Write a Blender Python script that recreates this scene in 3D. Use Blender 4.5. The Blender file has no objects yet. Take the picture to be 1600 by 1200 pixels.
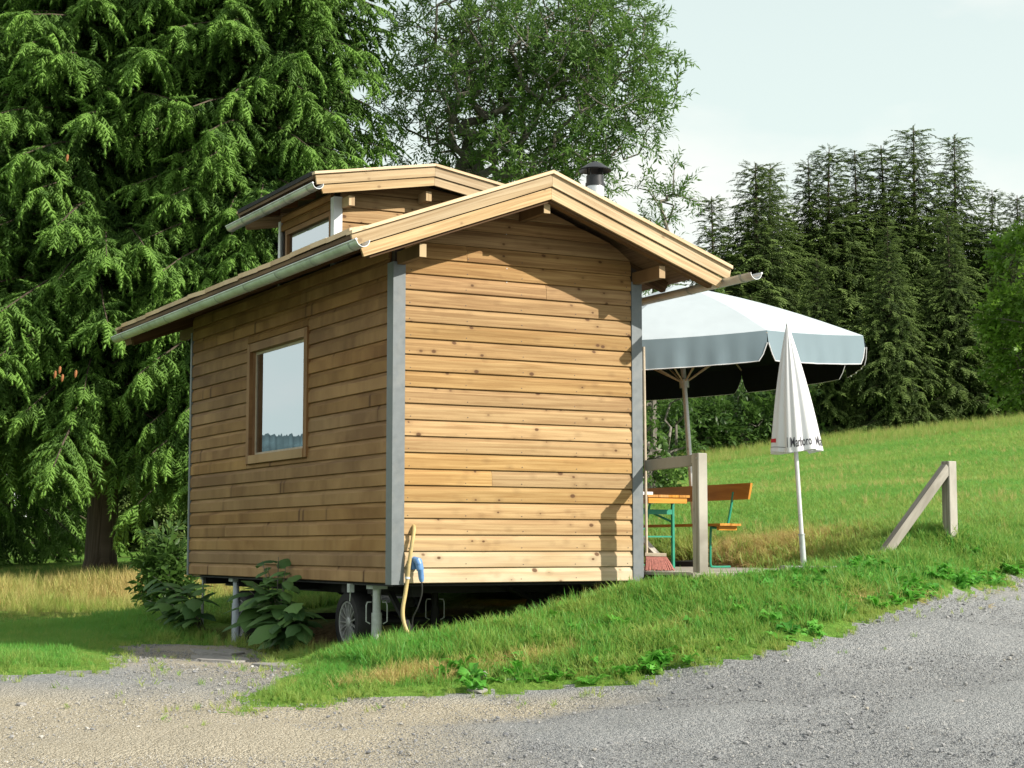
import bpy, math, random
import numpy as np
from mathutils import Vector, Matrix, noise as mnoise

random.seed(7)
RNG = np.random.default_rng(7)
R = math.radians
scn = bpy.context.scene
COL = scn.collection

# ------------------------------------------------------------------ camera, sky, sun, exposure
CAM = np.array([-5.964, -13.229, 0.320])
YAW, PITCH = 0.4934, 0.0951
cd = bpy.data.cameras.new('camera')
cam = bpy.data.objects.new('camera', cd)
COL.objects.link(cam)
cam.location = CAM
cam.rotation_euler = (math.pi / 2 + PITCH, 0, -YAW)
cd.sensor_width = 36.0
cd.lens = 36.0 * 2658.7 / 1600.0
cd.clip_start = 0.1
cd.clip_end = 3000
scn.camera = cam

SUN_TO = Vector((0.80, -1.0, 0.74)).normalized()
world = bpy.data.worlds.new('World')
scn.world = world
world.use_nodes = True
wn, wl = world.node_tree.nodes, world.node_tree.links
wn.clear()
w_out = wn.new('ShaderNodeOutputWorld')
w_bg = wn.new('ShaderNodeBackground')
w_sky = wn.new('ShaderNodeTexSky')
w_sky.sky_type = 'NISHITA'
w_sky.sun_disc = False
w_sky.sun_elevation = math.asin(SUN_TO.z)
w_sky.sun_rotation = math.atan2(SUN_TO.x, SUN_TO.y)
w_sky.air_density = 1.0
w_sky.dust_density = 1.6
w_sky.ozone_density = 1.2
# thin high cloud: noise over the whole sky dome, mixed into the clear sky
w_tc = wn.new('ShaderNodeTexCoord')
w_map = wn.new('ShaderNodeMapping')
w_map.inputs['Scale'].default_value = (1.0, 1.0, 2.4)
w_map.inputs['Location'].default_value = (0.31, 0.0, 0.12)
w_n = wn.new('ShaderNodeTexNoise')
w_n.inputs['Scale'].default_value = 2.3
w_n.inputs['Detail'].default_value = 7
w_n.inputs['Roughness'].default_value = 0.55
w_r = wn.new('ShaderNodeMapRange')
w_r.inputs['From Min'].default_value = 0.42
w_r.inputs['From Max'].default_value = 0.60
w_r.inputs['To Min'].default_value = 0.0
w_r.inputs['To Max'].default_value = 0.92
w_mix = wn.new('ShaderNodeMix')
w_mix.data_type = 'RGBA'
w_mix.inputs['B'].default_value = (6.05, 6.95, 6.6, 1)
wl.new(w_tc.outputs['Generated'], w_map.inputs['Vector'])
wl.new(w_map.outputs['Vector'], w_n.inputs['Vector'])
wl.new(w_n.outputs['Fac'], w_r.inputs['Value'])
# summer haze whitens the sky towards the horizon
w_sep = wn.new('ShaderNodeSeparateXYZ')
w_hz = wn.new('ShaderNodeMapRange')
w_hz.interpolation_type = 'SMOOTHSTEP'
w_hz.inputs['From Min'].default_value = 1.25
w_hz.inputs['From Max'].default_value = 0.0
w_hz.inputs['To Min'].default_value = 0.0
w_hz.inputs['To Max'].default_value = 1.0
wl.new(w_tc.outputs['Generated'], w_sep.inputs[0])
wl.new(w_sep.outputs['Z'], w_hz.inputs['Value'])
wl.new(w_hz.outputs['Result'], w_mix.inputs['Factor'])
wl.new(w_sky.outputs['Color'], w_mix.inputs['A'])
w_cl = wn.new('ShaderNodeMix')
w_cl.data_type = 'RGBA'
w_cl.inputs['B'].default_value = (7.6, 7.5, 7.1, 1)
wl.new(w_r.outputs['Result'], w_cl.inputs['Factor'])
wl.new(w_mix.outputs['Result'], w_cl.inputs['A'])
wl.new(w_cl.outputs['Result'], w_bg.inputs['Color'])
w_bg.inputs['Strength'].default_value = 0.1
wl.new(w_bg.outputs['Background'], w_out.inputs['Surface'])

sd = bpy.data.lights.new('sun', 'SUN')
sd.energy = 5.0
sd.angle = R(0.53)
sd.color = (1.0, 0.93, 0.82)
sun = bpy.data.objects.new('sun', sd)
COL.objects.link(sun)
sun.rotation_euler = (-SUN_TO).to_track_quat('-Z', 'Y').to_euler()
sun.location = (10, -12, 12)

scn.view_settings.view_transform = 'Standard'
scn.view_settings.look = 'None'
scn.view_settings.exposure = 0.52
scn.view_settings.gamma = 1.0
scn.view_settings.use_curve_mapping = False
scn.cycles.max_bounces = 8
scn.cycles.diffuse_bounces = 3
scn.cycles.transparent_max_bounces = 12
scn.cycles.caustics_reflective = False
scn.cycles.caustics_refractive = False

# ------------------------------------------------------------------ helpers: meshes
def link(o):
    COL.objects.link(o)
    return o

def tag(o, label=None, cat=None, group=None, kind=None):
    if label: o['label'] = label
    if cat: o['category'] = cat
    if group: o['group'] = group
    if kind: o['kind'] = kind
    return o

def empty(name, loc, label=None, cat=None, group=None):
    o = bpy.data.objects.new(name, None)
    o.empty_display_size = 0.2
    o.location = loc
    link(o)
    return tag(o, label, cat, group)

def setparent(o, p):
    """o was built in world coordinates"""
    if p is None: return o
    o.parent = p
    if p.type == 'EMPTY':
        o.matrix_parent_inverse = Matrix.Translation(-Vector(p.location))
    return o

class MB:
    """collects boxes, beams, tubes and lathes into one mesh"""
    def __init__(s):
        s.v, s.f, s.uv = [], [], []
        s.fm = []
    def add(s, verts, faces, grain=None, mi=0):
        b = len(s.v)
        verts = [Vector(v) for v in verts]
        if grain is None:
            lo = [min(v[i] for v in verts) for i in range(3)]
            hi = [max(v[i] for v in verts) for i in range(3)]
            e = [hi[i] - lo[i] for i in range(3)]
            k = e.index(max(e))
            g = Vector([1.0 if i == k else 0.0 for i in range(3)])
        else:
            g = Vector(grain).normalized()
        a = g.orthogonal().normalized()
        c = g.cross(a)
        s.v += [tuple(v) for v in verts]
        s.uv += [(v.dot(g), v.dot(a) + v.dot(c)) for v in verts]
        s.f += [tuple(i + b for i in f) for f in faces]
        s.fm += [mi] * len(faces)
        return s
    BOXF = [(0, 3, 2, 1), (4, 5, 6, 7), (0, 1, 5, 4), (1, 2, 6, 5), (2, 3, 7, 6), (3, 0, 4, 7)]
    def box(s, lo, hi, grain=None, mi=0):
        x0, y0, z0 = lo; x1, y1, z1 = hi
        return s.add([(x0, y0, z0), (x1, y0, z0), (x1, y1, z0), (x0, y1, z0), (x0, y0, z1), (x1, y0, z1), (x1, y1, z1), (x0, y1, z1)], s.BOXF, grain, mi)
    def beam(s, p0, p1, w, h, up=(0, 0, 1), mi=0, bev=0.0):
        p0, p1 = Vector(p0), Vector(p1)
        d = (p1 - p0).normalized()
        u = Vector(up)
        r = d.cross(u).normalized()
        u = r.cross(d).normalized()
        w2, h2 = w / 2, h / 2
        if bev > 0:
            sec = [(-w2 + bev, -h2), (w2 - bev, -h2), (w2, -h2 + bev), (w2, h2 - bev), (w2 - bev, h2), (-w2 + bev, h2), (-w2, h2 - bev), (-w2, -h2 + bev)]
        else:
            sec = [(-w2, -h2), (w2, -h2), (w2, h2), (-w2, h2)]
        n = len(sec)
        vs = [p0 + r * a + u * b for a, b in sec] + [p1 + r * a + u * b for a, b in sec]
        fs = [tuple(range(n))[::-1], tuple(range(n, 2 * n))] + [(i, (i + 1) % n, n + (i + 1) % n, n + i) for i in range(n)]
        return s.add(vs, fs, d, mi)
    def tube(s, path, rad, n=8, cap=True, mi=0):
        path = [Vector(p) for p in path]
        m = len(path)
        rads = rad if hasattr(rad, '__len__') else [rad] * m
        vs, fs = [], []
        ref = None
        for i, p in enumerate(path):
            d = (path[min(i + 1, m - 1)] - path[max(i - 1, 0)]).normalized()
            if ref is None: ref = d.orthogonal().normalized()
            ref = (ref - d * ref.dot(d)).normalized()
            b = d.cross(ref)
            for k in range(n):
                a = 2 * math.pi * k / n
                vs.append(p + (ref * math.cos(a) + b * math.sin(a)) * rads[i])
        for i in range(m - 1):
            for k in range(n):
                fs.append((i * n + k, i * n + (k + 1) % n, (i + 1) * n + (k + 1) % n, (i + 1) * n + k))
        if cap:
            fs.append(tuple(range(n))[::-1]); fs.append(tuple(range((m - 1) * n, m * n)))
        return s.add(vs, fs, (path[-1] - path[0]).normalized() if (path[-1] - path[0]).length > 1e-6 else (0, 0, 1), mi)
    def lathe(s, prof, origin, axis, n=32, mi=0, cap=False):
        """prof: (radius, along axis)"""
        ax = Vector(axis).normalized(); a = ax.orthogonal().normalized(); b = ax.cross(a); o = Vector(origin)
        vs, fs = [], []
        for rr, h in prof:
            for k in range(n):
                t = 2 * math.pi * k / n
                vs.append(o + ax * h + (a * math.cos(t) + b * math.sin(t)) * rr)
        for i in range(len(prof) - 1):
            for k in range(n):
                fs.append((i * n + k, i * n + (k + 1) % n, (i + 1) * n + (k + 1) % n, (i + 1) * n + k))
        if cap:
            fs.append(tuple(range(n))[::-1]); fs.append(tuple(range((len(prof) - 1) * n, len(prof) * n)))
        return s.add(vs, fs, ax, mi)
    def prism(s, poly, d, grain=None, mi=0):
        """poly: points of a planar polygon, d: extrusion vector"""
        d = Vector(d); n = len(poly)
        vs = [Vector(p) for p in poly] + [Vector(p) + d for p in poly]
        fs = [tuple(range(n))[::-1], tuple(range(n, 2 * n))] + [(i, (i + 1) % n, n + (i + 1) % n, n + i) for i in range(n)]
        return s.add(vs, fs, grain, mi)
    def mesh(s, name, mats, smooth=False):
        me = bpy.data.meshes.new(name)
        me.from_pydata(s.v, [], s.f)
        for m in (mats if isinstance(mats, (list, tuple)) else [mats]): me.materials.append(m)
        uvl = me.uv_layers.new(name='UVMap')
        li = np.empty(len(me.loops), dtype=np.int32)
        me.loops.foreach_get('vertex_index', li)
        uvl.data.foreach_set('uv', np.asarray(s.uv, dtype=np.float32)[li].ravel())
        if any(s.fm): me.polygons.foreach_set('material_index', s.fm)
        if smooth:
            me.polygons.foreach_set('use_smooth', [True] * len(me.polygons))
            try: me.set_sharp_from_angle(angle=R(35))
            except Exception: pass
        me.update()
        return me
    def build(s, name, mats, parent=None, smooth=False):
        import bmesh
        me = s.mesh(name, mats, smooth)
        bm = bmesh.new(); bm.from_mesh(me)
        bmesh.ops.recalc_face_normals(bm, faces=bm.faces)
        bm.to_mesh(me); bm.free()
        if smooth:
            try: me.set_sharp_from_angle(angle=R(35))
            except Exception: pass
        o = bpy.data.objects.new(name, me)
        o.color = (0.2, 0, 0, 1)
        link(o)
        return setparent(o, parent)

def np_mesh(name, V, F, mats, smooth=False):
    """V (n,3), F (m,k) arrays"""
    V = np.asarray(V, dtype=np.float32); F = np.asarray(F, dtype=np.int32)
    me = bpy.data.meshes.new(name)
    k = F.shape[1]
    me.vertices.add(len(V)); me.vertices.foreach_set('co', V.ravel())
    me.loops.add(F.size); me.loops.foreach_set('vertex_index', F.ravel())
    me.polygons.add(len(F)); me.polygons.foreach_set('loop_start', np.arange(0, F.size, k, dtype=np.int32))
    if smooth: me.polygons.foreach_set('use_smooth', np.ones(len(F), dtype=bool))
    for m in (mats if isinstance(mats, (list, tuple)) else [mats]): me.materials.append(m)
    me.update(calc_edges=True)
    me.validate()
    return me

# ------------------------------------------------------------------ helpers: materials
class NT:
    def __init__(s, name):
        s.m = bpy.data.materials.new(name)
        s.m.use_nodes = True
        s.n = s.m.node_tree.nodes; s.l = s.m.node_tree.links
        s.b = s.n['Principled BSDF']
        s.out = s.n['Material Output']
    def node(s, t, **kw):
        nd = s.n.new(t)
        for k, v in kw.items():
            if k in ('data_type', 'operation', 'blend_type', 'feature', 'wave_type', 'bands_direction', 'attribute_type', 'attribute_name', 'noise_dimensions', 'distance', 'interpolation_type', 'wave_profile', 'clamp', 'vector_type'):
                setattr(nd, k, v)
            else:
                s.set(nd.inputs[k.replace('_', ' ')], v)
        return nd
    def set(s, sock, v):
        if hasattr(v, 'is_linked') or hasattr(v, 'links'): s.l.new(v, sock)
        else: sock.default_value = v
    def math(s, op, a, b=0.0, c=0.0):
        nd = s.n.new('ShaderNodeMath'); nd.operation = op
        s.set(nd.inputs[0], a); s.set(nd.inputs[1], b); s.set(nd.inputs[2], c)
        return nd.outputs[0]
    def rng(s, v, a, b, c=0.0, d=1.0):
        nd = s.n.new('ShaderNodeMapRange')
        s.set(nd.inputs['Value'], v)
        for k, x in zip(('From Min', 'From Max', 'To Min', 'To Max'), (a, b, c, d)): s.set(nd.inputs[k], x)
        return nd.outputs['Result']
    def mix(s, f, a, b, mode='MIX'):
        nd = s.n.new('ShaderNodeMix'); nd.data_type = 'RGBA'; nd.blend_type = mode
        s.set(nd.inputs['Factor'], f)
        s.set(nd.inputs[6], a if not isinstance(a, tuple) or len(a) == 4 else (*a, 1))
        s.set(nd.inputs[7], b if not isinstance(b, tuple) or len(b) == 4 else (*b, 1))
        return nd.outputs[2]
    def ramp(s, v, stops):
        nd = s.n.new('ShaderNodeValToRGB')
        e = nd.color_ramp.elements
        while len(e) < len(stops): e.new(0.5)
        for el, (p, c) in zip(e, stops):
            el.position = p; el.color = (*c, 1)
        s.set(nd.inputs[0], v)
        return nd.outputs[0]
    def noise(s, vec, scale, detail=4, rough=0.55, dist=0.0, out='Fac'):
        nd = s.n.new('ShaderNodeTexNoise')
        if vec is not None: s.l.new(vec, nd.inputs['Vector'])
        nd.inputs['Scale'].default_value = scale; nd.inputs['Detail'].default_value = detail
        nd.inputs['Roughness'].default_value = rough; nd.inputs['Distortion'].default_value = dist
        return nd.outputs[out]
    def voro(s, vec, scale, feature='F1', rand=1.0):
        nd = s.n.new('ShaderNodeTexVoronoi'); nd.feature = feature
        if vec is not None: s.l.new(vec, nd.inputs['Vector'])
        nd.inputs['Scale'].default_value = scale; nd.inputs['Randomness'].default_value = rand
        return nd
    def scaled(s, vec, sc, loc=(0, 0, 0)):
        nd = s.n.new('ShaderNodeMapping'); s.l.new(vec, nd.inputs['Vector'])
        nd.inputs['Scale'].default_value = sc; nd.inputs['Location'].default_value = loc
        return nd.outputs[0]
    def bump(s, h, strength=0.3, dist=0.01):
        nd = s.n.new('ShaderNodeBump'); s.l.new(h, nd.inputs['Height'])
        nd.inputs['Strength'].default_value = strength; nd.inputs['Distance'].default_value = dist
        s.l.new(nd.outputs[0], s.b.inputs['Normal'])
    def obj(s): 
        return s.n.new('ShaderNodeTexCoord').outputs['Object']
    def base(s, c): s.set(s.b.inputs['Base Color'], c if not isinstance(c, tuple) or len(c) == 4 else (*c, 1))
    def rough(s, v): s.set(s.b.inputs['Roughness'], v)
    def spec(s, v): s.b.inputs['Specular IOR Level'].default_value = v

def wood(name, c_dark, c_light, c_bleach, knot=1.0, rough=0.72, grain=1.0, knot_c=(0.09, 0.04, 0.015), knot_scale=(7.0, 7.3)):
    t = NT(name)
    uv = t.n.new('ShaderNodeUVMap').outputs[0]
    oi = t.n.new('ShaderNodeObjectInfo')
    cmb = t.n.new('ShaderNodeCombineXYZ')
    t.l.new(t.math('MULTIPLY', oi.outputs['Random'], 57.0), cmb.inputs[0])
    t.l.new(t.math('MULTIPLY', oi.outputs['Random'], 131.0), cmb.inputs[1])
    va = t.n.new('ShaderNodeVectorMath'); va.operation = 'ADD'
    t.l.new(uv, va.inputs[0]); t.l.new(cmb.outputs[0], va.inputs[1])
    P = va.outputs[0]
    # knots bend the grain around them
    kv = t.voro(t.scaled(P, (knot_scale[0], knot_scale[1], 1)), 1.0)
    kd = kv.outputs['Distance']
    sep = t.n.new('ShaderNodeSeparateColor'); t.l.new(kv.outputs['Color'], sep.inputs[0])
    keep = t.math('GREATER_THAN', sep.outputs[0], 0.42)
    size = t.rng(t.math('POWER', sep.outputs[1], 2.0), 0, 1, 0.085, 0.23)
    kn = t.math('MULTIPLY', t.rng(t.math('DIVIDE', kd, size), 0.65, 1.0, 1.0, 0.0), keep)
    halo = t.math('MULTIPLY', t.rng(kd, 0.05, 0.42, 1.0, 0.0), keep)
    g1 = t.noise(t.scaled(P, (1.1, 26, 1)), 1.0, 5, 0.6, 0.6)
    g2 = t.noise(t.scaled(P, (3.5, 120, 1)), 1.0, 3, 0.6)
    big = t.noise(t.scaled(P, (0.9, 3.5, 1)), 1.0, 3, 0.5)
    col = t.mix(t.rng(g1, 0.38, 0.62), c_dark, c_light)
    col = t.mix(t.math('MULTIPLY', t.rng(g2, 0.4, 0.7), 0.22 * grain), col, c_dark)
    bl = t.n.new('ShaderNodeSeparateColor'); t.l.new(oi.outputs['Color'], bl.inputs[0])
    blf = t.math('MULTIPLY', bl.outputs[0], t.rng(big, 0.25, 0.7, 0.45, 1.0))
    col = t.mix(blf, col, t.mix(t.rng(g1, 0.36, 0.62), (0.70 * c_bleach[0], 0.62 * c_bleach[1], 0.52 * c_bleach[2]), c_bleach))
    col = t.mix(t.math('MULTIPLY', t.rng(big, 0.45, 0.75), 0.25), col, tuple(0.6 * c for c in c_dark))
    col = t.mix(t.math('MULTIPLY', bl.outputs[1], t.rng(big, 0.3, 0.65, 0.35, 1.0)), col, (0.62, 0.545, 0.41))
    # each piece differs a little
    hv = t.n.new('ShaderNodeHueSaturation')
    t.l.new(col, hv.inputs['Color'])
    t.l.new(t.rng(oi.outputs['Random'], 0, 1, 0.84, 1.12), hv.inputs['Value'])
    t.l.new(t.rng(t.math('FRACT', t.math('MULTIPLY', oi.outputs['Random'], 17.3)), 0, 1, 0.92, 1.06), hv.inputs['Saturation'])
    col = hv.outputs[0]
    if knot > 0:
        col = t.mix(t.math('MULTIPLY', halo, 0.30 * knot), col, tuple(0.55 * c for c in c_dark))
        col = t.mix(t.math('MULTIPLY', kn, 0.9 * knot), col, knot_c)
    t.base(col)
    t.rough(rough); t.spec(0.25)
    hh = t.math('ADD', t.math('MULTIPLY', g1, 0.6), t.math('MULTIPLY', g2, 0.4))
    t.bump(hh, 0.35, 0.004)
    return t.m

def plain(name, col, rough=0.5, metal=0.0, spec=0.5, var=0.15, scale=9.0, bump=0.0, dirt=None):
    t = NT(name)
    o = t.obj()
    n = t.noise(o, scale, 5, 0.6)
    c = t.mix(t.rng(n, 0.3, 0.7), tuple(max(0, x * (1 - var)) for x in col), tuple(min(1, x * (1 + var)) for x in col))
    if dirt:
        n2 = t.noise(o, scale * 0.35, 6, 0.65)
        c = t.mix(t.rng(n2, 0.5, 0.72, 0, 0.75), c, dirt)
    t.base(c); t.rough(t.rng(n, 0.3, 0.7, max(0, rough - 0.08), min(1, rough + 0.08)))
    t.b.inputs['Metallic'].default_value = metal
    t.spec(spec)
    if bump: t.bump(t.noise(o, scale * 6, 4, 0.6), bump, 0.004)
    return t.m

def leafmat(name, c1, c2, trans=0.45, rough=0.5, attr='tint', tcol=None, var_scale=0.0):
    """foliage: two greens mixed by the per-piece attribute, part of the light passes through"""
    t = NT(name)
    at = t.node('ShaderNodeAttribute', attribute_type='INSTANCER', attribute_name=attr)
    f = at.outputs['Fac']
    col = t.mix(f, c1, c2)
    if var_scale:
        col = t.mix(t.math('MULTIPLY', t.noise(t.obj(), var_scale, 3), 0.5), col, tuple(0.6 * c for c in c1))
    t.base(col); t.rough(rough); t.spec(0.3)
    tr = t.n.new('ShaderNodeBsdfTranslucent')
    t.l.new(t.mix(0.5, col, tcol or tuple(min(1, 1.3 * c) for c in c2)), tr.inputs['Color'])
    mx = t.n.new('ShaderNodeMixShader'); mx.inputs[0].default_value = trans
    t.l.new(t.b.outputs[0], mx.inputs[1]); t.l.new(tr.outputs[0], mx.inputs[2])
    t.l.new(mx.outputs[0], t.out.inputs['Surface'])
    return t.m

# ------------------------------------------------------------------ helpers: scattering many tiny pieces (foliage, grass, gravel)
def euler_from_axes(X, Y, Z):
    """columns X,Y,Z (n,3) orthonormal -> XYZ euler angles"""
    m20, m21, m22 = X[:, 2], Y[:, 2], Z[:, 2]
    m10, m00 = X[:, 1], X[:, 0]
    return np.stack([np.arctan2(m21, m22), np.arctan2(-m20, np.hypot(m00, m10)), np.arctan2(m10, m00)], -1)

def nrm(a):
    return a / np.maximum(np.linalg.norm(a, axis=-1, keepdims=True), 1e-9)

def frame_from_dir(D, UP):
    """Y axis along D, Z close to UP"""
    Yv = nrm(D)
    Xv = nrm(np.cross(Yv, UP))
    Zv = np.cross(Xv, Yv)
    return euler_from_axes(Xv, Yv, Zv)

_ng_cache = {}
def scatter_group(templates):
    key = tuple(t.name for t in templates)
    if key in _ng_cache: return _ng_cache[key]
    ng = bpy.data.node_groups.new('scatter', 'GeometryNodeTree')
    ng.interface.new_socket('Geometry', in_out='INPUT', socket_type='NodeSocketGeometry')
    ng.interface.new_socket('Geometry', in_out='OUTPUT', socket_type='NodeSocketGeometry')
    N, L = ng.nodes, ng.links
    gi, go = N.new('NodeGroupInput'), N.new('NodeGroupOutput')
    iop = N.new('GeometryNodeInstanceOnPoints')
    if len(templates) > 1:
        jn = N.new('GeometryNodeJoinGeometry')
        for t in reversed(templates):
            oi = N.new('GeometryNodeObjectInfo'); oi.inputs['Object'].default_value = t
            g2i = N.new('GeometryNodeGeometryToInstance')
            L.new(oi.outputs['Geometry'], g2i.inputs[0]); L.new(g2i.outputs[0], jn.inputs[0])
        L.new(jn.outputs[0], iop.inputs['Instance'])
        iop.inputs['Pick Instance'].default_value = True
        ai = N.new('GeometryNodeInputNamedAttribute'); ai.data_type = 'INT'; ai.inputs['Name'].default_value = 'idx'
        L.new(ai.outputs['Attribute'], iop.inputs['Instance Index'])
    else:
        oi = N.new('GeometryNodeObjectInfo'); oi.inputs['Object'].default_value = templates[0]
        L.new(oi.outputs['Geometry'], iop.inputs['Instance'])
    for nm, sock in (('rot', 'Rotation'), ('scl', 'Scale')):
        a = N.new('GeometryNodeInputNamedAttribute'); a.data_type = 'FLOAT_VECTOR'; a.inputs['Name'].default_value = nm
        L.new(a.outputs['Attribute'], iop.inputs[sock])
    L.new(gi.outputs[0], iop.inputs['Points']); L.new(iop.outputs[0], go.inputs[0])
    _ng_cache[key] = ng
    return ng

def scatter(name, P, rot, scl, templates, idx=None, tint=None, parent=None):
    n = len(P)
    me = bpy.data.meshes.new(name)
    me.vertices.add(n); me.vertices.foreach_set('co', np.asarray(P, np.float32).ravel())
    scl = np.asarray(scl, np.float32)
    if scl.ndim == 1: scl = np.repeat(scl[:, None], 3, 1)
    for nm, dat in (('rot', rot), ('scl', scl)):
        a = me.attributes.new(nm, 'FLOAT_VECTOR', 'POINT'); a.data.foreach_set('vector', np.asarray(dat, np.float32).ravel())
    a = me.attributes.new('tint', 'FLOAT', 'POINT')
    a.data.foreach_set('value', np.asarray(tint if tint is not None else RNG.random(n), np.float32))
    a = me.attributes.new('idx', 'INT', 'POINT')
    a.data.foreach_set('value', np.asarray(idx if idx is not None else RNG.integers(0, len(templates), n), np.int32))
    for t in templates:
        for m in t.data.materials:
            if m.name not in me.materials: me.materials.append(m)
    o = bpy.data.objects.new(name, me)
    link(o)
    md = o.modifiers.new('scatter', 'NODES'); md.node_group = scatter_group(templates)
    o['kind'] = 'stuff'
    return setparent(o, parent)

def template(name, V, F, mat, smooth=False):
    """source piece for scatter(): never linked into the scene"""
    return bpy.data.objects.new(name, np_mesh(name, V, F, mat, smooth))

def tmpl_mb(name, mb, mat, smooth=False):
    return bpy.data.objects.new(name, mb.mesh(name, mat, smooth))

# ------------------------------------------------------------------ materials
M = {}
M['clad'] = wood('cladding_wood', (0.172, 0.082, 0.029), (0.325, 0.178, 0.068), (0.515, 0.352, 0.160), knot=1.0)
M['barge'] = wood('barge_wood', (0.36, 0.235, 0.115), (0.55, 0.40, 0.215), (0.58, 0.50, 0.37), knot=0.5)
M['capwood'] = wood('cap_wood', (0.58, 0.40, 0.23), (0.76, 0.57, 0.36), (0.74, 0.62, 0.46), knot=0.3)
M['rafter'] = wood('rafter_wood', (0.075, 0.038, 0.014), (0.15, 0.08, 0.031), (0.4, 0.3, 0.18), knot=0.4)  # darkened so the colour itself carries shade under the roof
M['grey_wood'] = wood('weathered_wood', (0.23, 0.215, 0.18), (0.43, 0.405, 0.345), (0.45, 0.43, 0.40), knot=0.8, knot_c=(0.05, 0.045, 0.04), knot_scale=(3.0, 9))
M['orange_wood'] = wood('varnished_wood', (0.42, 0.17, 0.022), (0.62, 0.29, 0.05), (0.6, 0.35, 0.1), knot=0.4, rough=0.38)
M['frame_wood'] = wood('window_wood', (0.19, 0.085, 0.032), (0.33, 0.165, 0.065), (0.42, 0.33, 0.2), knot=0.4, rough=0.6)
M['post'] = plain('grey_paint', (0.15, 0.17, 0.18), 0.45, 0.0, 0.4, 0.10, 14, dirt=(0.21, 0.22, 0.215))
M['zinc'] = plain('zinc', (0.62, 0.65, 0.67), 0.42, 0.65, 0.5, 0.16, 6, dirt=(0.33, 0.36, 0.36))
M['whitemetal'] = plain('white_metal', (0.68, 0.72, 0.74), 0.4, 0.1, 0.5, 0.08)
M['felt'] = plain('roof_felt', (0.035, 0.036, 0.04), 0.9, 0, 0.2, 0.3, 30, 0.4)
M['dark'] = plain('dark_steel', (0.016, 0.016, 0.017), 0.7, 0.1, 0.4, 0.2)
M['sheath'] = plain('sheathing', (0.055, 0.04, 0.03), 0.9)
M['galv'] = plain('galvanised', (0.42, 0.46, 0.45), 0.5, 0.35, 0.5, 0.2, 16, dirt=(0.25, 0.24, 0.2))
M['jackblue'] = plain('jack_paint', (0.42, 0.46, 0.52), 0.45, 0.1, 0.5, 0.12, 14)
M['tyre'] = plain('tyre_rubber', (0.022, 0.022, 0.023), 0.75, 0, 0.4, 0.3, 30, 0.3)
M['alloy'] = plain('alloy', (0.55, 0.56, 0.56), 0.35, 0.5, 0.5, 0.15, 20, dirt=(0.3, 0.28, 0.25))
M['steel'] = plain('stainless', (0.66, 0.67, 0.68), 0.35, 0.6, 0.5, 0.1)
M['black_metal'] = plain('black_metal', (0.035, 0.036, 0.04), 0.45, 0.3, 0.5, 0.2)
M['hose'] = plain('hose_plastic', (0.50, 0.38, 0.16), 0.45, 0, 0.4, 0.15, 20, dirt=(0.3, 0.24, 0.14))
M['blue'] = plain('blue_plastic', (0.12, 0.26, 0.52), 0.4, 0, 0.5, 0.12, 30)
M['cable'] = plain('cable_rubber', (0.03, 0.03, 0.03), 0.6)
M['green'] = plain('green_paint', (0.015, 0.25, 0.15), 0.4, 0, 0.5, 0.1, 20)
M['pole'] = plain('pole_metal', (0.66, 0.67, 0.68), 0.32, 0.35, 0.5, 0.08, 12)
M['slab'] = plain('concrete', (0.33, 0.34, 0.34), 0.85, 0, 0.3, 0.2, 20, 0.3)
M['stone'] = plain('stone', (0.30, 0.29, 0.275), 0.85, 0, 0.3, 0.3, 12, 0.5)
M['white_card'] = plain('white_card', (0.8, 0.8, 0.8), 0.6)
M['bristle'] = plain('bristle', (0.42, 0.16, 0.13), 0.7, 0, 0.3, 0.35, 60)
M['stick'] = plain('stick', (0.48, 0.40, 0.30), 0.6, 0, 0.3, 0.15, 15)
M['print_black'] = plain('print_black', (0.03, 0.03, 0.04), 0.7)
M['print_red'] = plain('print_red', (0.50, 0.02, 0.035), 0.7)
M['bark'] = wood('bark', (0.05, 0.038, 0.028), (0.13, 0.10, 0.075), (0.2, 0.17, 0.14), knot=0, rough=0.9)
M['bark_grey'] = wood('bark_grey', (0.10, 0.09, 0.075), (0.22, 0.20, 0.165), (0.2, 0.2, 0.2), knot=0, rough=0.9)
M['curtain'] = plain('curtain_cloth', (0.72, 0.72, 0.70), 0.9, 0, 0.2, 0.05)

def fabric(name, col, trans=0.12):
    t = NT(name)
    n = t.noise(t.obj(), 2.2, 4, 0.5)
    t.base(t.mix(t.rng(n, 0.3, 0.7), tuple(0.93 * c for c in col), col)); t.rough(0.85); t.spec(0.15)
    tr = t.n.new('ShaderNodeBsdfTranslucent'); tr.inputs['Color'].default_value = (*col, 1)
    mx = t.n.new('ShaderNodeMixShader'); mx.inputs[0].default_value = trans
    t.l.new(t.b.outputs[0], mx.inputs[1]); t.l.new(tr.outputs[0], mx.inputs[2]); t.l.new(mx.outputs[0], t.out.inputs['Surface'])
    t.bump(t.noise(t.scaled(t.obj(), (1.4, 1.4, 1)), 1.6, 2, 0.5), 0.25, 0.05)
    return t.m
M['canopy'] = fabric('canopy_cloth', (0.47, 0.53, 0.56), 0.0)
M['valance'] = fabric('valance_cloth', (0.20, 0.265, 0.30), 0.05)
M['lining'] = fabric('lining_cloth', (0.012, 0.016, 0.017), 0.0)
M['whitecloth'] = fabric('white_cloth', (0.80, 0.81, 0.83), 0.2)

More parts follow.
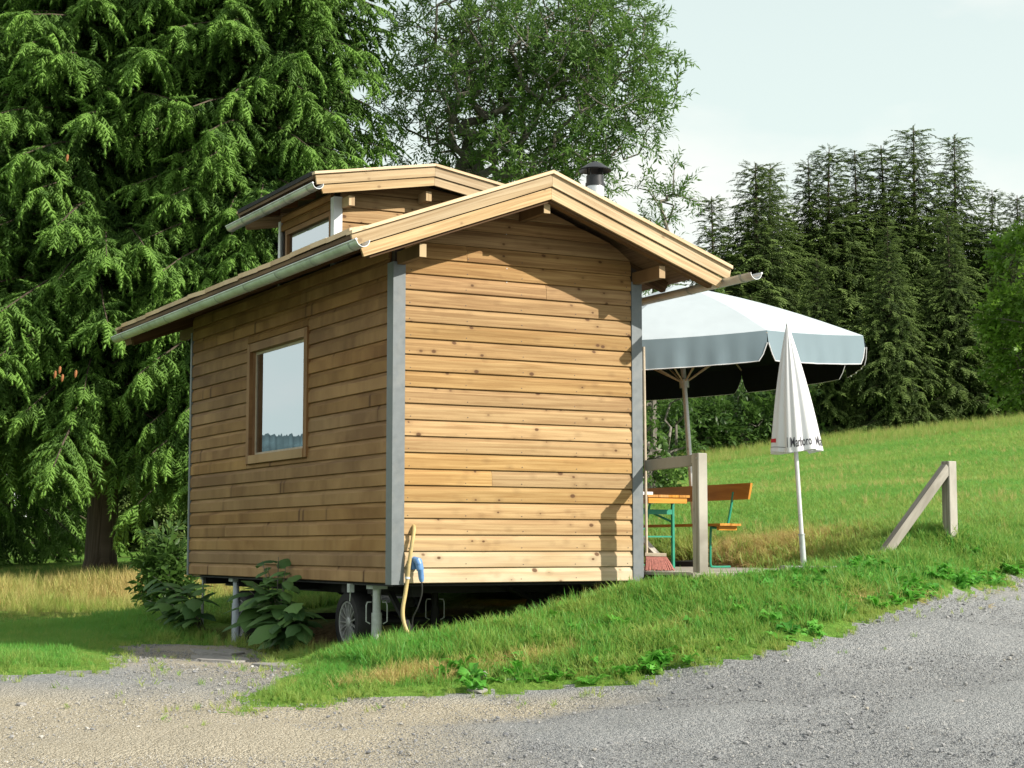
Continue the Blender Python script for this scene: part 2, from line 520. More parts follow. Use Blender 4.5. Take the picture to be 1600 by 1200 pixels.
def pane_mat():
    t = NT('window_glass')
    t.n.remove(t.b)
    gl = t.n.new('ShaderNodeBsdfGlossy'); gl.inputs['Roughness'].default_value = 0.004; gl.inputs['Color'].default_value = (0.86, 0.94, 1, 1)
    tr = t.n.new('ShaderNodeBsdfTransparent'); tr.inputs['Color'].default_value = (0.75, 0.8, 0.82, 1)
    fr = t.n.new('ShaderNodeFresnel'); fr.inputs['IOR'].default_value = 2.3
    mx = t.n.new('ShaderNodeMixShader')
    t.l.new(t.math('MINIMUM', t.math('ADD', t.math('MULTIPLY', fr.outputs[0], 0.9), 0.42), 1.0), mx.inputs[0])
    t.l.new(tr.outputs[0], mx.inputs[1]); t.l.new(gl.outputs[0], mx.inputs[2]); t.l.new(mx.outputs[0], t.out.inputs['Surface'])
    return t.m
M['glass'] = pane_mat()

def ground_mat():
    """soil and turf seen between the grass blades; the painted attributes give where it is dry or bare"""
    t = NT('turf')
    o = t.obj()
    dry = t.node('ShaderNodeAttribute', attribute_name='dry').outputs['Fac']
    n = t.noise(o, 1.4, 6, 0.65); n2 = t.noise(o, 14, 5, 0.7); n3 = t.noise(o, 0.35, 4, 0.6)
    green = t.mix(t.rng(n2, 0.3, 0.7), (0.06, 0.15, 0.02), (0.15, 0.30, 0.045))
    green = t.mix(t.rng(n3, 0.42, 0.65, 0, 0.5), green, (0.18, 0.23, 0.05))
    soil = t.mix(t.rng(n2, 0.3, 0.7), (0.12, 0.075, 0.035), (0.34, 0.24, 0.12))
    f = t.math('ADD', dry, t.math('MULTIPLY', t.math('SUBTRACT', n, 0.5), 0.9))
    t.base(t.mix(t.rng(f, 0.25, 0.75), green, soil)); t.rough(0.95); t.spec(0.1)
    t.bump(t.math('ADD', n2, t.noise(o, 60, 3)), 0.7, 0.03)
    return t.m
M['turf'] = ground_mat()

def gravel_mat():
    t = NT('gravel')
    o = t.obj()
    v = t.voro(o, 85); v2 = t.voro(o, 34)
    sep = t.n.new('ShaderNodeSeparateColor'); t.l.new(v.outputs['Color'], sep.inputs[0])
    sep2 = t.n.new('ShaderNodeSeparateColor'); t.l.new(v2.outputs['Color'], sep2.inputs[0])
    big = t.noise(o, 0.55, 5, 0.6)
    grey = t.mix(sep.outputs[0], (0.16, 0.168, 0.172), (0.33, 0.34, 0.338))
    grey = t.mix(t.rng(sep2.outputs[1], 0.75, 1.0, 0, 0.7), grey, (0.32, 0.32, 0.31))
    sand = t.mix(sep.outputs[1], (0.27, 0.235, 0.17), (0.47, 0.43, 0.34))
    sandy = t.node('ShaderNodeAttribute', attribute_name='sandy').outputs['Fac']
    f = t.math('ADD', sandy, t.math('MULTIPLY', t.math('SUBTRACT', big, 0.5), 0.7))
    t.base(t.mix(t.rng(f, 0.3, 0.85), grey, sand)); t.rough(0.93); t.spec(0.2)
    h = t.math('ADD', t.math('MULTIPLY', t.math('SUBTRACT', 1.0, v.outputs['Distance']), 0.6), t.math('MULTIPLY', t.math('SUBTRACT', 1.0, v2.outputs['Distance']), 0.6))
    t.bump(h, 0.9, 0.02)
    return t.m
M['gravel'] = gravel_mat()

# ------------------------------------------------------------------ terrain
CTRL = np.array([(-3.83,-3.02,-0.96),(-2.53,-3.72,-0.96),(-1.23,-4.42,-0.96),(0.14,-5.04,-0.97),(1.52,-5.68,-0.98),(-5.46,-2.14,-0.96),(3.8,-6.56,-0.94),(-3.54,-1.59,-0.84),(-2.02,-2.29,-0.85),(-0.71,-3.45,-0.89),(1.05,-3.83,-0.78),(3.6,-3.61,-0.62),(2.49,-4.72,-0.81),(0.62,-4.39,-0.87),(-3.21,0.05,-0.67),(-2.28,0.23,-0.64),(-2.1,-1.8,-0.82),(-1.42,-1.7,-0.8),(-0.82,-1.69,-0.78),(-0.36,-1.82,-0.77),(0.1,-1.96,-0.77),(0.78,-2.21,-0.71),(1.44,-2.34,-0.59),(2.27,-2.44,-0.48),(3.26,-2.18,-0.33),(4.13,-1.74,-0.19),(5.09,-1.35,-0.1),(6.56,-0.66,0.01),(5.3,-1.92,-0.28),(2.95,-2.92,-0.55),(-0.55,3.73,-0.69),(-1.32,3.8,-0.68),(-2.27,4.65,-0.69),(-0.85,-0.08,-0.67),(-0.32,-1.05,-0.63),(0.16,-0.51,-0.51),(0.86,-0.55,-0.41),(1.63,-0.28,-0.27),(2.34,-0.21,-0.14),(0.71,-0.13,-0.5),(1.13,-1.15,-0.44),(1.69,-1.22,-0.35),(2.22,-1.39,-0.27),(3.19,-1.34,-0.18),(3.95,-1.19,-0.05),(2.62,-0.81,-0.05),(3.16,-0.54,0.02),(4.18,-0.63,0.09),(5.11,-0.45,0.15),(6.28,0.06,0.4),(7.68,0.44,0.22),(6.15,-0.21,0.15),(8.68,0.47,0.35),(-0.9,11.3,-0.65),(0.41,11.16,-0.67),(1.54,10.56,-0.69),(0.34,17.44,-0.28),(2.19,17.59,-0.2),(2.96,16.6,-0.22),(2.44,27.67,-0.07),(5.07,28.53,0.06),(8.65,35.68,0.39),(4.53,37.9,0.35),(6.45,3.37,0.41),(6.49,4.49,0.47),(6.81,2.61,0.44),(9.37,5.78,0.8),(17.04,15.27,1.72),(10.27,3.02,0.76),(17.66,10.4,1.56),(26.55,19.25,2.85),(7.46,1.7,0.56),(11.22,11.59,1.14),(8.07,8.75,0.84),(26.43,37.48,2.98),(30.0,36.69,3.49),(33.68,35.85,4.12),(36.78,34.18,4.54),(39.87,32.52,4.94),(45.05,29.74,5.76),(17.4,21.89,1.79),(26.0,26.35,2.92),(0.15,0.66,-0.63),(-0.35,0.5,-0.67),(0.7,0.35,-0.6),(1.5,0.4,-0.45),(0.1,1.4,-0.68),(0.15,4.3,-0.73),(1.2,2.5,-0.6),(2.4,0.2,-0.26),(2.4,5.5,-0.3),(1,7,-0.4),(3,7.5,0),(2.8,-0.4,-0.12),(4.2,0,-0.06),(4,2,-0.06),(4,4,-0.05),(4.9,1,-0.04),(5.28,0.0,0.1),(5.25,1.2,0.1),(5.25,2.2,0.24),(5.6,2.2,0.36),(5.3,3.5,0.3),(4.8,2.5,-0.03),(2.8,2.5,-0.25),(-6,-13.2,-1.28),(-10,-13,-1.3),(0,-13,-1.3),(-6,-25,-1.4),(10,-20,-1.2),(-20,-20,-1.4),(-25,0,-1),(-25,20,-0.5)])
def _tps_fit(P, z, lam=0.02):
    n = len(P)
    d2 = ((P[:, None] - P[None]) ** 2).sum(-1)
    K = 0.5 * d2 * np.log(d2 + 1e-9)
    A = np.zeros((n + 3, n + 3)); A[:n, :n] = K + lam * np.eye(n)
    A[:n, n] = 1; A[:n, n + 1:] = P; A[n, :n] = 1; A[n + 1:, :n] = P.T
    return np.linalg.solve(A, np.concatenate([z, [0, 0, 0]]))
_TP = CTRL[:, :2].copy()
_TW = _tps_fit(_TP, CTRL[:, 2])
def ground_z(x, y):
    x = np.atleast_1d(np.asarray(x, float)); y = np.atleast_1d(np.asarray(y, float))
    dx, dy = x - CAM[0], y - CAM[1]
    r = np.hypot(dx, dy)
    k = np.minimum(1.0, 66.0 / np.maximum(r, 1e-6))
    X, Y = CAM[0] + dx * k, CAM[1] + dy * k
    out = np.empty(len(X))
    for i in range(0, len(X), 20000):
        q = np.stack([X[i:i + 20000], Y[i:i + 20000]], -1)
        d2 = ((q[:, None] - _TP[None]) ** 2).sum(-1)
        out[i:i + 20000] = (0.5 * d2 * np.log(d2 + 1e-9)) @ _TW[:-3] + _TW[-3] + q @ _TW[-2:]
    out = np.clip(out, -2.2, 7.0)
    return out - np.clip(r - 66, 0, 200) * 0.004

ROAD = np.array([(-60, -60), (-60, 14.0), (-12, 4.0), (-6.19, 1.65), (-3.21, 0.05), (-2.36, 0.05), (-1.35, 3.59), (-0.72, 4.5), (-0.28, 3.92), (-0.21, 2.75), (-0.88, -0.06), (-1.42, -0.91), (-2.1, -1.8), (-1.42, -1.7), (-0.82, -1.69), (-0.36, -1.82), (0.1, -1.96), (0.78, -2.21), (1.44, -2.34), (2.27, -2.44), (3.26, -2.18), (4.13, -1.74), (5.09, -1.35), (6.56, -0.66), (13.39, -0.93), (40, -4), (60, -60)])
def in_poly(x, y, poly):
    inside = np.zeros(len(x), bool)
    j = len(poly) - 1
    for i in range(len(poly)):
        xi, yi = poly[i]; xj, yj = poly[j]
        c = ((yi > y) != (yj > y)) & (x < (xj - xi) * (y - yi) / (yj - yi + 1e-12) + xi)
        inside ^= c
        j = i
    return inside
def poly_dist(x, y, poly):
    best = np.full(len(x), 1e9)
    for i in range(len(poly)):
        a = np.array(poly[i]); b = np.array(poly[(i + 1) % len(poly)])
        ab = b - a
        t = np.clip(((x - a[0]) * ab[0] + (y - a[1]) * ab[1]) / (ab @ ab + 1e-12), 0, 1)
        best = np.minimum(best, np.hypot(x - a[0] - t * ab[0], y - a[1] - t * ab[1]))
    return best
def vnoise(x, y, s, o=0.0):
    """cheap smooth noise in numpy, about -1..1"""
    u, v = x * s + o, y * s + o * 1.7
    return (np.sin(u * 1.7 + 1.3 * np.sin(v * 1.1 + o)) + np.sin(v * 2.3 + 1.7 * np.sin(u * 0.9)) + np.sin((u + v) * 1.1 + 2 * np.sin(u - v))) / 3
def road_sd(x, y):
    """signed distance to the gravel edge, positive inside, with a ragged edge"""
    d = poly_dist(x, y, ROAD)
    s = np.where(in_poly(x, y, ROAD), d, -d)
    return s + 0.10 * vnoise(x, y, 4.0, 2.0) + 0.06 * vnoise(x, y, 11.0, 5.0)
BEHIND = np.array([(2.3, 5.2), (2.3, 9.2), (5.5, 9.2), (4.6, 5.2)])
def blob(x, y, cx, cy, rx, ry, rot=0.0):
    c, s = math.cos(rot), math.sin(rot)
    u = ((x - cx) * c + (y - cy) * s) / rx; v = (-(x - cx) * s + (y - cy) * c) / ry
    return np.clip(1.25 - np.hypot(u, v), 0, 1)
def dry_at(x, y):
    d = 1.2 * blob(x, y, 5.65, 2.3, 1.05, 1.6, 0.1)              # dug-out bank behind the benches
    d = np.maximum(d, 0.9 * blob(x, y, 0.2, 14.2, 7.5, 3.4, -0.25))  # dry tall grass under the spruces
    d = np.maximum(d, 1.3 * blob(x, y, -0.38, -1.30, 0.50, 0.20, -0.2))
    d = np.maximum(d, 1.1 * blob(x, y, 0.45, -1.42, 0.60, 0.17, -0.1))
    d = np.maximum(d, 0.6 * blob(x, y, 13.5, 12.0, 6.5, 2.6, 0.1) * (0.6 + 0.5 * vnoise(x, y, 0.8, 3)))
    d = np.maximum(d, 0.5 * blob(x, y, 18.5, 11.0, 4.0, 1.5, 0.3) * (0.6 + 0.5 * vnoise(x, y, 0.9, 6)))
    d = np.maximum(d, 0.4 * blob(x, y, 24, 21.5, 9.0, 2.0, 0.2) * (0.6 + 0.5 * vnoise(x, y, 0.6, 9)))
    d = np.maximum(d, 0.75 * blob(x, y, 1.7, -1.55, 0.55, 0.16, 0.05) * (0.7 + 0.5 * vnoise(x, y, 5, 2)))
    d = np.maximum(d, 0.75 * blob(x, y, 3.7, -1.55, 0.6, 0.14, 0.35) * (0.7 + 0.5 * vnoise(x, y, 5, 5)))
    d = np.maximum(d, 0.8 * blob(x, y, 1.2, 3.0, 1.8, 3.2))    # bare soil under the house
    d = np.maximum(d, 0.8 * blob(x, y, 4.0, 2.5, 1.6, 3.0))
    return d

def build_ground():
    az = [0.0]
    inn = np.arange(-21, 21.01, 0.14)
    outer = [21.6, 22.5, 24, 26.5, 30, 36, 44, 55, 70, 90, 110, 130, 150, 165, 180]
    A = np.concatenate([-np.array(outer)[::-1][1:], inn, np.array(outer)])   # -165..180
    A = np.radians(A) + YAW
    rr = [0.4, 2, 4, 6, 7.2]
    r = 8.0
    while r < 72: rr.append(r); r *= 1.0085
    while r < 2500: rr.append(r); r *= 1.09
    rr = np.array(rr)
    nA, nR = len(A), len(rr)
    RR, AA = np.meshgrid(rr, A, indexing='ij')
    X = (CAM[0] + RR * np.sin(AA)).ravel(); Y = (CAM[1] + RR * np.cos(AA)).ravel()
    Z = ground_z(X, Y)
    near = np.clip((80 - RR.ravel()) / 60, 0, 1)
    Z += near * (0.018 * vnoise(X, Y, 1.3, 1.0) + 0.010 * vnoise(X, Y, 4.1, 3.0))
    sd_ = road_sd(X, Y)
    grass_side = np.clip(-sd_ / 0.25, 0, 1)
    Z += grass_side * near * (0.022 + 0.025 * vnoise(X, Y, 3.1, 7.0) + 0.012 * vnoise(X, Y, 9.0, 9.0))
    road_side = np.clip(sd_ / 0.3, 0, 1)
    # shallow wheel ruts along the drive
    Z += road_side * near * 0.012 * np.sin((Y * 0.95 + X * 0.28) * 3.2)
    Z -= 0.09 * np.clip(1.4 * blob(X, Y, -0.42, -1.34, 0.34, 0.13, -0.2), 0, 1)      # small washed-out hollow in the bank
    V = np.stack([X, Y, Z], -1)
    i, j = np.meshgrid(np.arange(nR - 1), np.arange(nA), indexing='ij')
    j2 = (j + 1) % nA
    F = np.stack([i * nA + j, i * nA + j2, (i + 1) * nA + j2, (i + 1) * nA + j], -1).reshape(-1, 4)
    F = F[:, ::-1]
    c = V[F].mean(1)
    isroad = (road_sd(c[:, 0], c[:, 1]) > 0) | in_poly(c[:, 0], c[:, 1], BEHIND)
    dry = dry_at(X, Y)
    sandy = np.clip(0.35 + 0.9 * blob(X, Y, -3.4, -2.2, 3.5, 1.6, -0.45) + 0.7 * blob(X, Y, -0.5, -2.35, 2.2, 0.5, -0.25) + 0.5 * blob(X, Y, -1.0, 1.8, 1.2, 3.0)
                    - 0.55 * blob(X, Y, 3.0, -3.4, 4.5, 1.9, 0.05), 0, 1)
    for nm, sel, mat in (('meadow_ground', ~isroad, M['turf']), ('gravel_road', isroad, M['gravel'])):
        f = F[sel]
        used = np.unique(f)
        mp = np.full(len(V), -1); mp[used] = np.arange(len(used))
        me = np_mesh(nm, V[used], mp[f], mat, True)
        for an, dat in (('dry', dry), ('sandy', sandy)):
            at = me.attributes.new(an, 'FLOAT', 'POINT'); at.data.foreach_set('value', dat[used].astype(np.float32))
        tag(link(bpy.data.objects.new(nm, me)), kind='structure')
build_ground()
def gz(x, y): return float(ground_z([x], [y])[0])

# ------------------------------------------------------------------ the house on wheels
HW, HL = 2.5, 5.63                 # width (x) and length (y); z = 0 is the underside of the cladding
RX, RZ, SL = 1.25, 3.58, 0.368     # ridge line and roof slope
def roof_top(x): return RZ - SL * abs(x - RX)
house = empty('tiny_house', (1.25, 2.8, -0.66), 'wooden board-clad tiny house standing on car wheels, with raised dormer', 'house')

def clad_board(name, a, b, z0, z1, axis, parent, face=0.0, ends=None, weather_shade=0.0, mat='clad', grey=0.0):
    """one overlapping cladding board; axis 'x': wall facing -y, axis 'y': wall facing -x; a..b along the wall
    ends: optional (a_top, b_top) for boards cut along the roof slope"""
    at, bt = ends if ends else (a, b)
    j = random.uniform(-0.0012, 0.0012)
    # profile: (outwards depth, height)
    h = z1 - z0
    prof = [(0.004, z0 + 0.009), (0.030 + j, z0 + 0.008), (0.034 + j, z0 + 0.012), (0.0325 + j, z0 + h * 0.74), (0.0215 + j, z0 + h * 0.90), (0.0135, z1 + 0.006), (0.004, z1 + 0.006)]
    n = len(prof)
    vs = []
    for p, pt in ((a, at), (b, bt)):
        for d, z in prof:
            k = (z - z0) / h
            q = p + (pt - p) * k
            vs.append((q, face - d, z) if axis == 'x' else (face - d, q, z))
    fs = [tuple(range(n))[::-1], tuple(range(n, 2 * n))] + [(i, (i + 1) % n, n + (i + 1) % n, n + i) for i in range(n)]
    mb = MB(); mb.add(vs, fs, (1, 0, 0) if axis == 'x' else (0, 1, 0))
    o = mb.build(name, M[mat], parent)
    o.color = (weather_shade, grey, 0, 1)
    return o

# gable wall
gw = MB().prism([(0.02, 0.03, 0.0), (2.48, 0.03, 0.0), (2.48, 0.03, 2.88), (RX, 0.03, 3.38), (0.02, 0.03, 2.88)], (0, 0.05, 0)).build('gable_wall', M['sheath'], house)
PIT, B0 = 0.1408, 0.1304
def undr(z): return (3.44 - z) / SL
zs = [0.0] + [B0 + PIT * k for k in range(24)]
for k in range(len(zs) - 1):
    z0, z1 = zs[k], min(zs[k + 1], 3.43)
    gy = max(0.0, 0.85 - 0.28 * k + random.uniform(-0.08, 0.08))
    w0, w1 = min(1.15, undr(z0)), min(1.15, max(0.0, undr(z1)))
    if w0 < 0.05: break
    we = max(0.12, min(1.0, 1.12 - max(0, k - 3) * 0.028 - max(0, k - 13) * 0.035 + random.uniform(-0.10, 0.08)))
    if k in (6, 18, 20):     # rows laid in two lengths
        c = {6: 0.95, 18: 1.50, 20: 0.70}[k]
        clad_board('board', RX - w0, c - 0.0015, z0, z1, 'x', gw, 0.03, (RX - w1, c - 0.0015), we)
        clad_board('board', c + 0.0015, RX + w0, z0, z1, 'x', gw, 0.03, (c + 0.0015, RX + w1), we)
    else:
        clad_board('board', RX - w0, RX + w0, z0, z1, 'x', gw, 0.03, (RX - w1, RX + w1), we, grey=gy)
nb = MB()
for i in range(9):
    nb.lathe([(0.004, 0), (0.004, 0.003), (0.0005, 0.0035)], (1.10 + random.uniform(-0.003, 0.003), 0.0065, 2.66 + i * 0.062), (0, -1, 0), 6)
tag(nb.build('nail_heads', M['whitemetal'], gw), kind='stuff')
nb = MB()
for k in range(21):
    for xn in (0.15, 0.70, 1.25, 1.80, 2.35):
        zc = (0.0 if k == 0 else B0 + PIT * (k - 1)) + 0.035
        nb.lathe([(0.0045, 0), (0.0045, 0.002), (0.0005, 0.0025)], (xn + random.uniform(-0.012, 0.012), -0.0035, zc + random.uniform(-0.006, 0.006)), (0, -1, 0), 6)
tag(nb.build('nail_rows', M['black_metal'], gw), kind='stuff')

# side wall with its window opening
WY0, WY1, WZ0, WZ1 = 2.06, 3.60, 1.215, 2.385
sw = MB()
sw.box((0.03, 0.05, 0.0), (0.08, WY0, 2.90)); sw.box((0.03, WY1, 0.0), (0.08, HL - 0.02, 2.90))
sw.box((0.03, WY0, 0.0), (0.08, WY1, WZ0)); sw.box((0.03, WY0, WZ1), (0.08, WY1, 2.90))
sw = sw.build('side_wall', M['sheath'], house)
SP, S0 = 0.1402, 0.1319
zs = [0.0] + [S0 + SP * k for k in range(21)]
for k in range(len(zs) - 1):
    z0, z1 = zs[k], min(zs[k + 1], 2.93)
    if z1 - z0 < 0.03: break
    we = max(0.0, min(1.0, 0.56 - k * 0.034 + random.uniform(-0.08, 0.08)))  # partly less bleaching, partly the wall's shade put into the board colour
    if z1 > WZ0 - 0.045 and z0 < WZ1 + 0.045:
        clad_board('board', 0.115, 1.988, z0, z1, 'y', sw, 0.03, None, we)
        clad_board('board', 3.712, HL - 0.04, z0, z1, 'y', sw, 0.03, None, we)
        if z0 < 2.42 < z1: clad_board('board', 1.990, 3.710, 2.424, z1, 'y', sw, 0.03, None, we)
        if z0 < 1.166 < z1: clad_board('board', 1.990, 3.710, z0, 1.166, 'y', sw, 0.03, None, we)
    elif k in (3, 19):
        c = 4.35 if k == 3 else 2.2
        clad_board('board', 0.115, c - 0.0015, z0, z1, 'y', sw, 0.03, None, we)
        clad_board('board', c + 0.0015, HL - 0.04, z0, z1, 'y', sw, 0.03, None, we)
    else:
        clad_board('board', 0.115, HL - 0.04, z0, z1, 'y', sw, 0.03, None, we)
# the other two walls, the floor and the room behind the window
MB().prism([(0.05, HL - 0.06, 0.0), (2.45, HL - 0.06, 0.0), (2.45, HL - 0.06, 2.88), (RX, HL - 0.06, 3.34), (0.05, HL - 0.06, 2.88)], (0, 0.05, 0)).build('rear_wall', M['clad'], house)
MB().box((2.42, 0.09, 0.0), (2.475, HL - 0.07, 2.88)).build('entrance_wall', M['clad'], house)
MB().box((0.09, 0.09, 0.01), (2.41, HL - 0.07, 0.07)).build('floor', M['rafter'], house)
# corner posts, sheet-metal angles
for (x0, x1, y0, y1, side) in ((0.0, 0.103, 0.0, 0.115, 0), (2.401, 2.5, 0.0, 0.10, 1), (0.0, 0.1, HL - 0.04, HL, 2), (2.4, 2.5, HL - 0.1, HL, 3)):
    mb = MB()
    yo = -0.012 if side in (0, 1) else 0
    if side == 0:
        mb.box((-0.012, yo, -0.004), (x1, yo + 0.018, 2.76)); mb.box((-0.012, yo + 0.019, -0.004), (0.004, y1, 2.76))
    elif side == 1:
        mb.box((x0, yo, -0.004), (x1 + 0.012, yo + 0.018, 2.76)); mb.box((x1 - 0.004, yo + 0.019, -0.004), (x1 + 0.012, y1, 2.76))
    else:
        mb.box((x0 - 0.012 if x0 < 1 else x0, y0, -0.004), (x1 if x0 < 1 else x1 + 0.012, y1 + 0.012, 2.76))
    mb.build('corner_post', M['post'], house)

# window of the side wall
def window(part_name, x, y0, y1, z0, z1, parent, fw, depth, sill, mats, curtain=True):
    """facing -x; opening y0..y1, z0..z1; frame width fw sits around the opening"""
    w = empty_part(part_name, parent)
    P = 0.032
    f = MB()
    f.box((x - P, y1, z0 - fw), (x + 0.008, y1 + fw, z1 + fw), (0, 0, 1)).build('jamb', mats, w)
    MB().box((x - P, y0 - fw, z0 - fw), (x + 0.008, y0, z1 + fw), (0, 0, 1)).build('jamb', mats, w)
    MB().box((x - P + 0.003, y0, z1), (x + 0.008, y1, z1 + fw), (0, 1, 0)).build('head_board', mats, w)
    s = MB().box((x - P - 0.006, y0, z0 - fw), (x + 0.008, y1, z0), (0, 1, 0)).build('sill', mats, w)
    s.color = (0.7, 0, 0, 1)
    # reveal and sash
    rv = MB()
    rv.box((x + 0.009, y1 - 0.004, z0), (x + depth, y1 + 0.015, z1)); rv.box((x + 0.009, y0 - 0.015, z0), (x + depth, y0 + 0.004, z1))
    rv.box((x + 0.009, y0 + 0.004, z1 - 0.004), (x + depth, y1 - 0.004, z1 + 0.015)); rv.box((x + 0.009, y0 + 0.004, z0 - 0.015), (x + depth, y1 - 0.004, z0 + 0.004))
    rv.build('reveal', mats, w)
    sh = MB(); t = 0.03
    sh.box((x + depth - 0.02, y0 + 0.005, z0 + 0.005), (x + depth, y0 + t, z1 - 0.005)); sh.box((x + depth - 0.02, y1 - t, z0 + 0.005), (x + depth, y1 - 0.005, z1 - 0.005))
    sh.box((x + depth - 0.02, y0 + t, z0 + 0.005), (x + depth, y1 - t, z0 + t)); sh.box((x + depth - 0.02, y0 + t, z1 - t), (x + depth, y1 - t, z1 - 0.005))
    sh.build('sash', M['stick'] if curtain else mats, w)
    MB().box((x + depth - 0.012, y0 + t, z0 + t), (x + depth - 0.007, y1 - t, z1 - t)).build('pane', M['glass'], w)
    if curtain:
        n = 120
        vs, fs = [], []
        for i in range(n + 1):
            y = y0 - 0.05 + (y1 - y0 + 0.1) * i / n
            xx = x + depth + 0.07 + 0.018 * math.sin(i * 0.85) + 0.008 * math.sin(i * 2.3)
            vs += [(xx, y, z0 - 0.05), (xx, y, z1 + 0.05)]
        fs = [(2 * i, 2 * i + 2, 2 * i + 3, 2 * i + 1) for i in range(n)]
        MB().add(vs, fs).build('curtain', M['curtain'], w, True)
    return w
def empty_part(name, parent):
    o = bpy.data.objects.new(name, None)
    o.empty_display_size = 0.1
    link(o)
    o.parent = parent
    if parent.type == 'EMPTY': o.matrix_parent_inverse = Matrix.Translation(-Vector(parent.location)) if parent == house else Matrix.Identity(4)
    return o
window('window', 0.012, 2.06, 3.60, 1.255, 2.335, house, 0.085, 0.055, True, M['frame_wood'])

# main roof
FO, BO = -0.56, 6.55               # gable overhangs
EX = 1.84                         # half width of the roof
rf = MB()
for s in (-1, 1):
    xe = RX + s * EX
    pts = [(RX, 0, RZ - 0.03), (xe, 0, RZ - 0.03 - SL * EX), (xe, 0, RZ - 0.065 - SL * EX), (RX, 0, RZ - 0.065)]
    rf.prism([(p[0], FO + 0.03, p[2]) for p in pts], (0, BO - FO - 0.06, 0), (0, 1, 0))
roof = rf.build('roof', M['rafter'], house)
for s in (-1, 1):
    xe = RX + s * (EX - 0.35)
    pts = [(RX, RZ - 0.004), (xe, RZ - 0.004 - SL * (EX - 0.35)), (xe, RZ - 0.028 - SL * (EX - 0.35)), (RX, RZ - 0.028)]
    MB().prism([(p[0], FO + 0.05, p[1]) for p in pts], (0, BO - FO - 0.1, 0), (0, 1, 0)).build('roof_felt', M['felt'], roof)
def slope_board(name, s, xa, xb, y0, y1, dz0, dz1, mat, parent, rz=RZ, sl=SL, rx=RX, weather_shade=0.0, cut=None):
    """board lying along the roof slope between xa and xb (distance from the ridge), from dz0 to dz1 below the roof top"""
    A = [(rx + s * xa, rz - sl * xa - dz0), (rx + s * xb, rz - sl * xb - dz0), (rx + s * (xb if cut is None else cut), rz - sl * (xb if cut is None else cut) - dz1), (rx + s * xa, rz - sl * xa - dz1)]
    o = MB().prism([(p[0], y0, p[1]) for p in A], (0, y1 - y0, 0), (1, 0, -s * sl)).build(name, mat, parent)
    o.color = (weather_shade, 0, 0, 1)
    return o
for (yb, d) in ((FO, 1), (BO, -1)):
    for s in (-1, 1):
        e = 0.001
        slope_board('verge_cap', s, e, 1.89, yb - 0.025 * d, yb + 0.10 * d, 0.0, 0.030, M['capwood'], roof, weather_shade=0.4)
        slope_board('bargeboard', s, e, 1.885, yb, yb + 0.026 * d, 0.032, 0.140, M['barge'], roof, weather_shade=0.55, cut=1.865)
        slope_board('bargeboard', s, e, 1.80, yb + 0.018 * d, yb + 0.044 * d, 0.150, 0.250, M['barge'], roof, weather_shade=0.1, cut=1.765)
        slope_board('verge_rafter', s, e, 1.74, yb + 0.05 * d, yb + 0.12 * d, 0.070, 0.275, M['rafter'], roof, weather_shade=0.0, cut=1.70)
for s in (-1, 1):
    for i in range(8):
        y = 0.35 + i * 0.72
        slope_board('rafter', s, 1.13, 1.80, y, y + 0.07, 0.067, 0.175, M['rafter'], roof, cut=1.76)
for x, z, w, h in ((0.055, 2.79, 0.062, 0.11), (RX, 3.275, 0.062, 0.115), (2.445, 2.79, 0.062, 0.11)):
    for (ya, yb) in ((-0.46, 0.0), (HL, HL + 0.55)):
        MB().box((x - w / 2, ya, z - h / 2), (x + w / 2, yb, z + h / 2), (0, 1, 0)).build('purlin_end', M['rafter'], roof)
        if ya < 0: MB().box((x - w / 2, ya - 0.002, z - h / 2), (x + w / 2, ya - 0.0005, z + h / 2), (0, 0, 1)).build('end_grain', M['barge'], roof)
# shakes along the eaves
for s in (-1, 1):
    y = FO + 0.11
    while y < BO - 0.15:
        L = random.uniform(0.34, 0.62)
        y2 = min(y + L, BO - 0.1)
        lift0, lift1 = random.uniform(0.0, 0.012), random.uniform(0.004, 0.026)
        zz = lambda xa: RZ - SL * xa
        xa, xb = 1.50, 1.855
        t = 0.044
        vs = []
        for yy, lf in ((y + 0.004, lift0), (y2, lift1)):
            for xx, dz in ((xa, 0.002), (xb, lf), (xb, lf + t), (xa, 0.008)):
                vs.append((RX + s * xx, yy, zz(xx) + dz - 0.026))
        o = MB().add(vs, MB.BOXF, (0, 1, 0)).build('shake', M['capwood'], roof)
        o.color = (random.uniform(0.0, 0.6), 0, 0, 1)
        y = y2

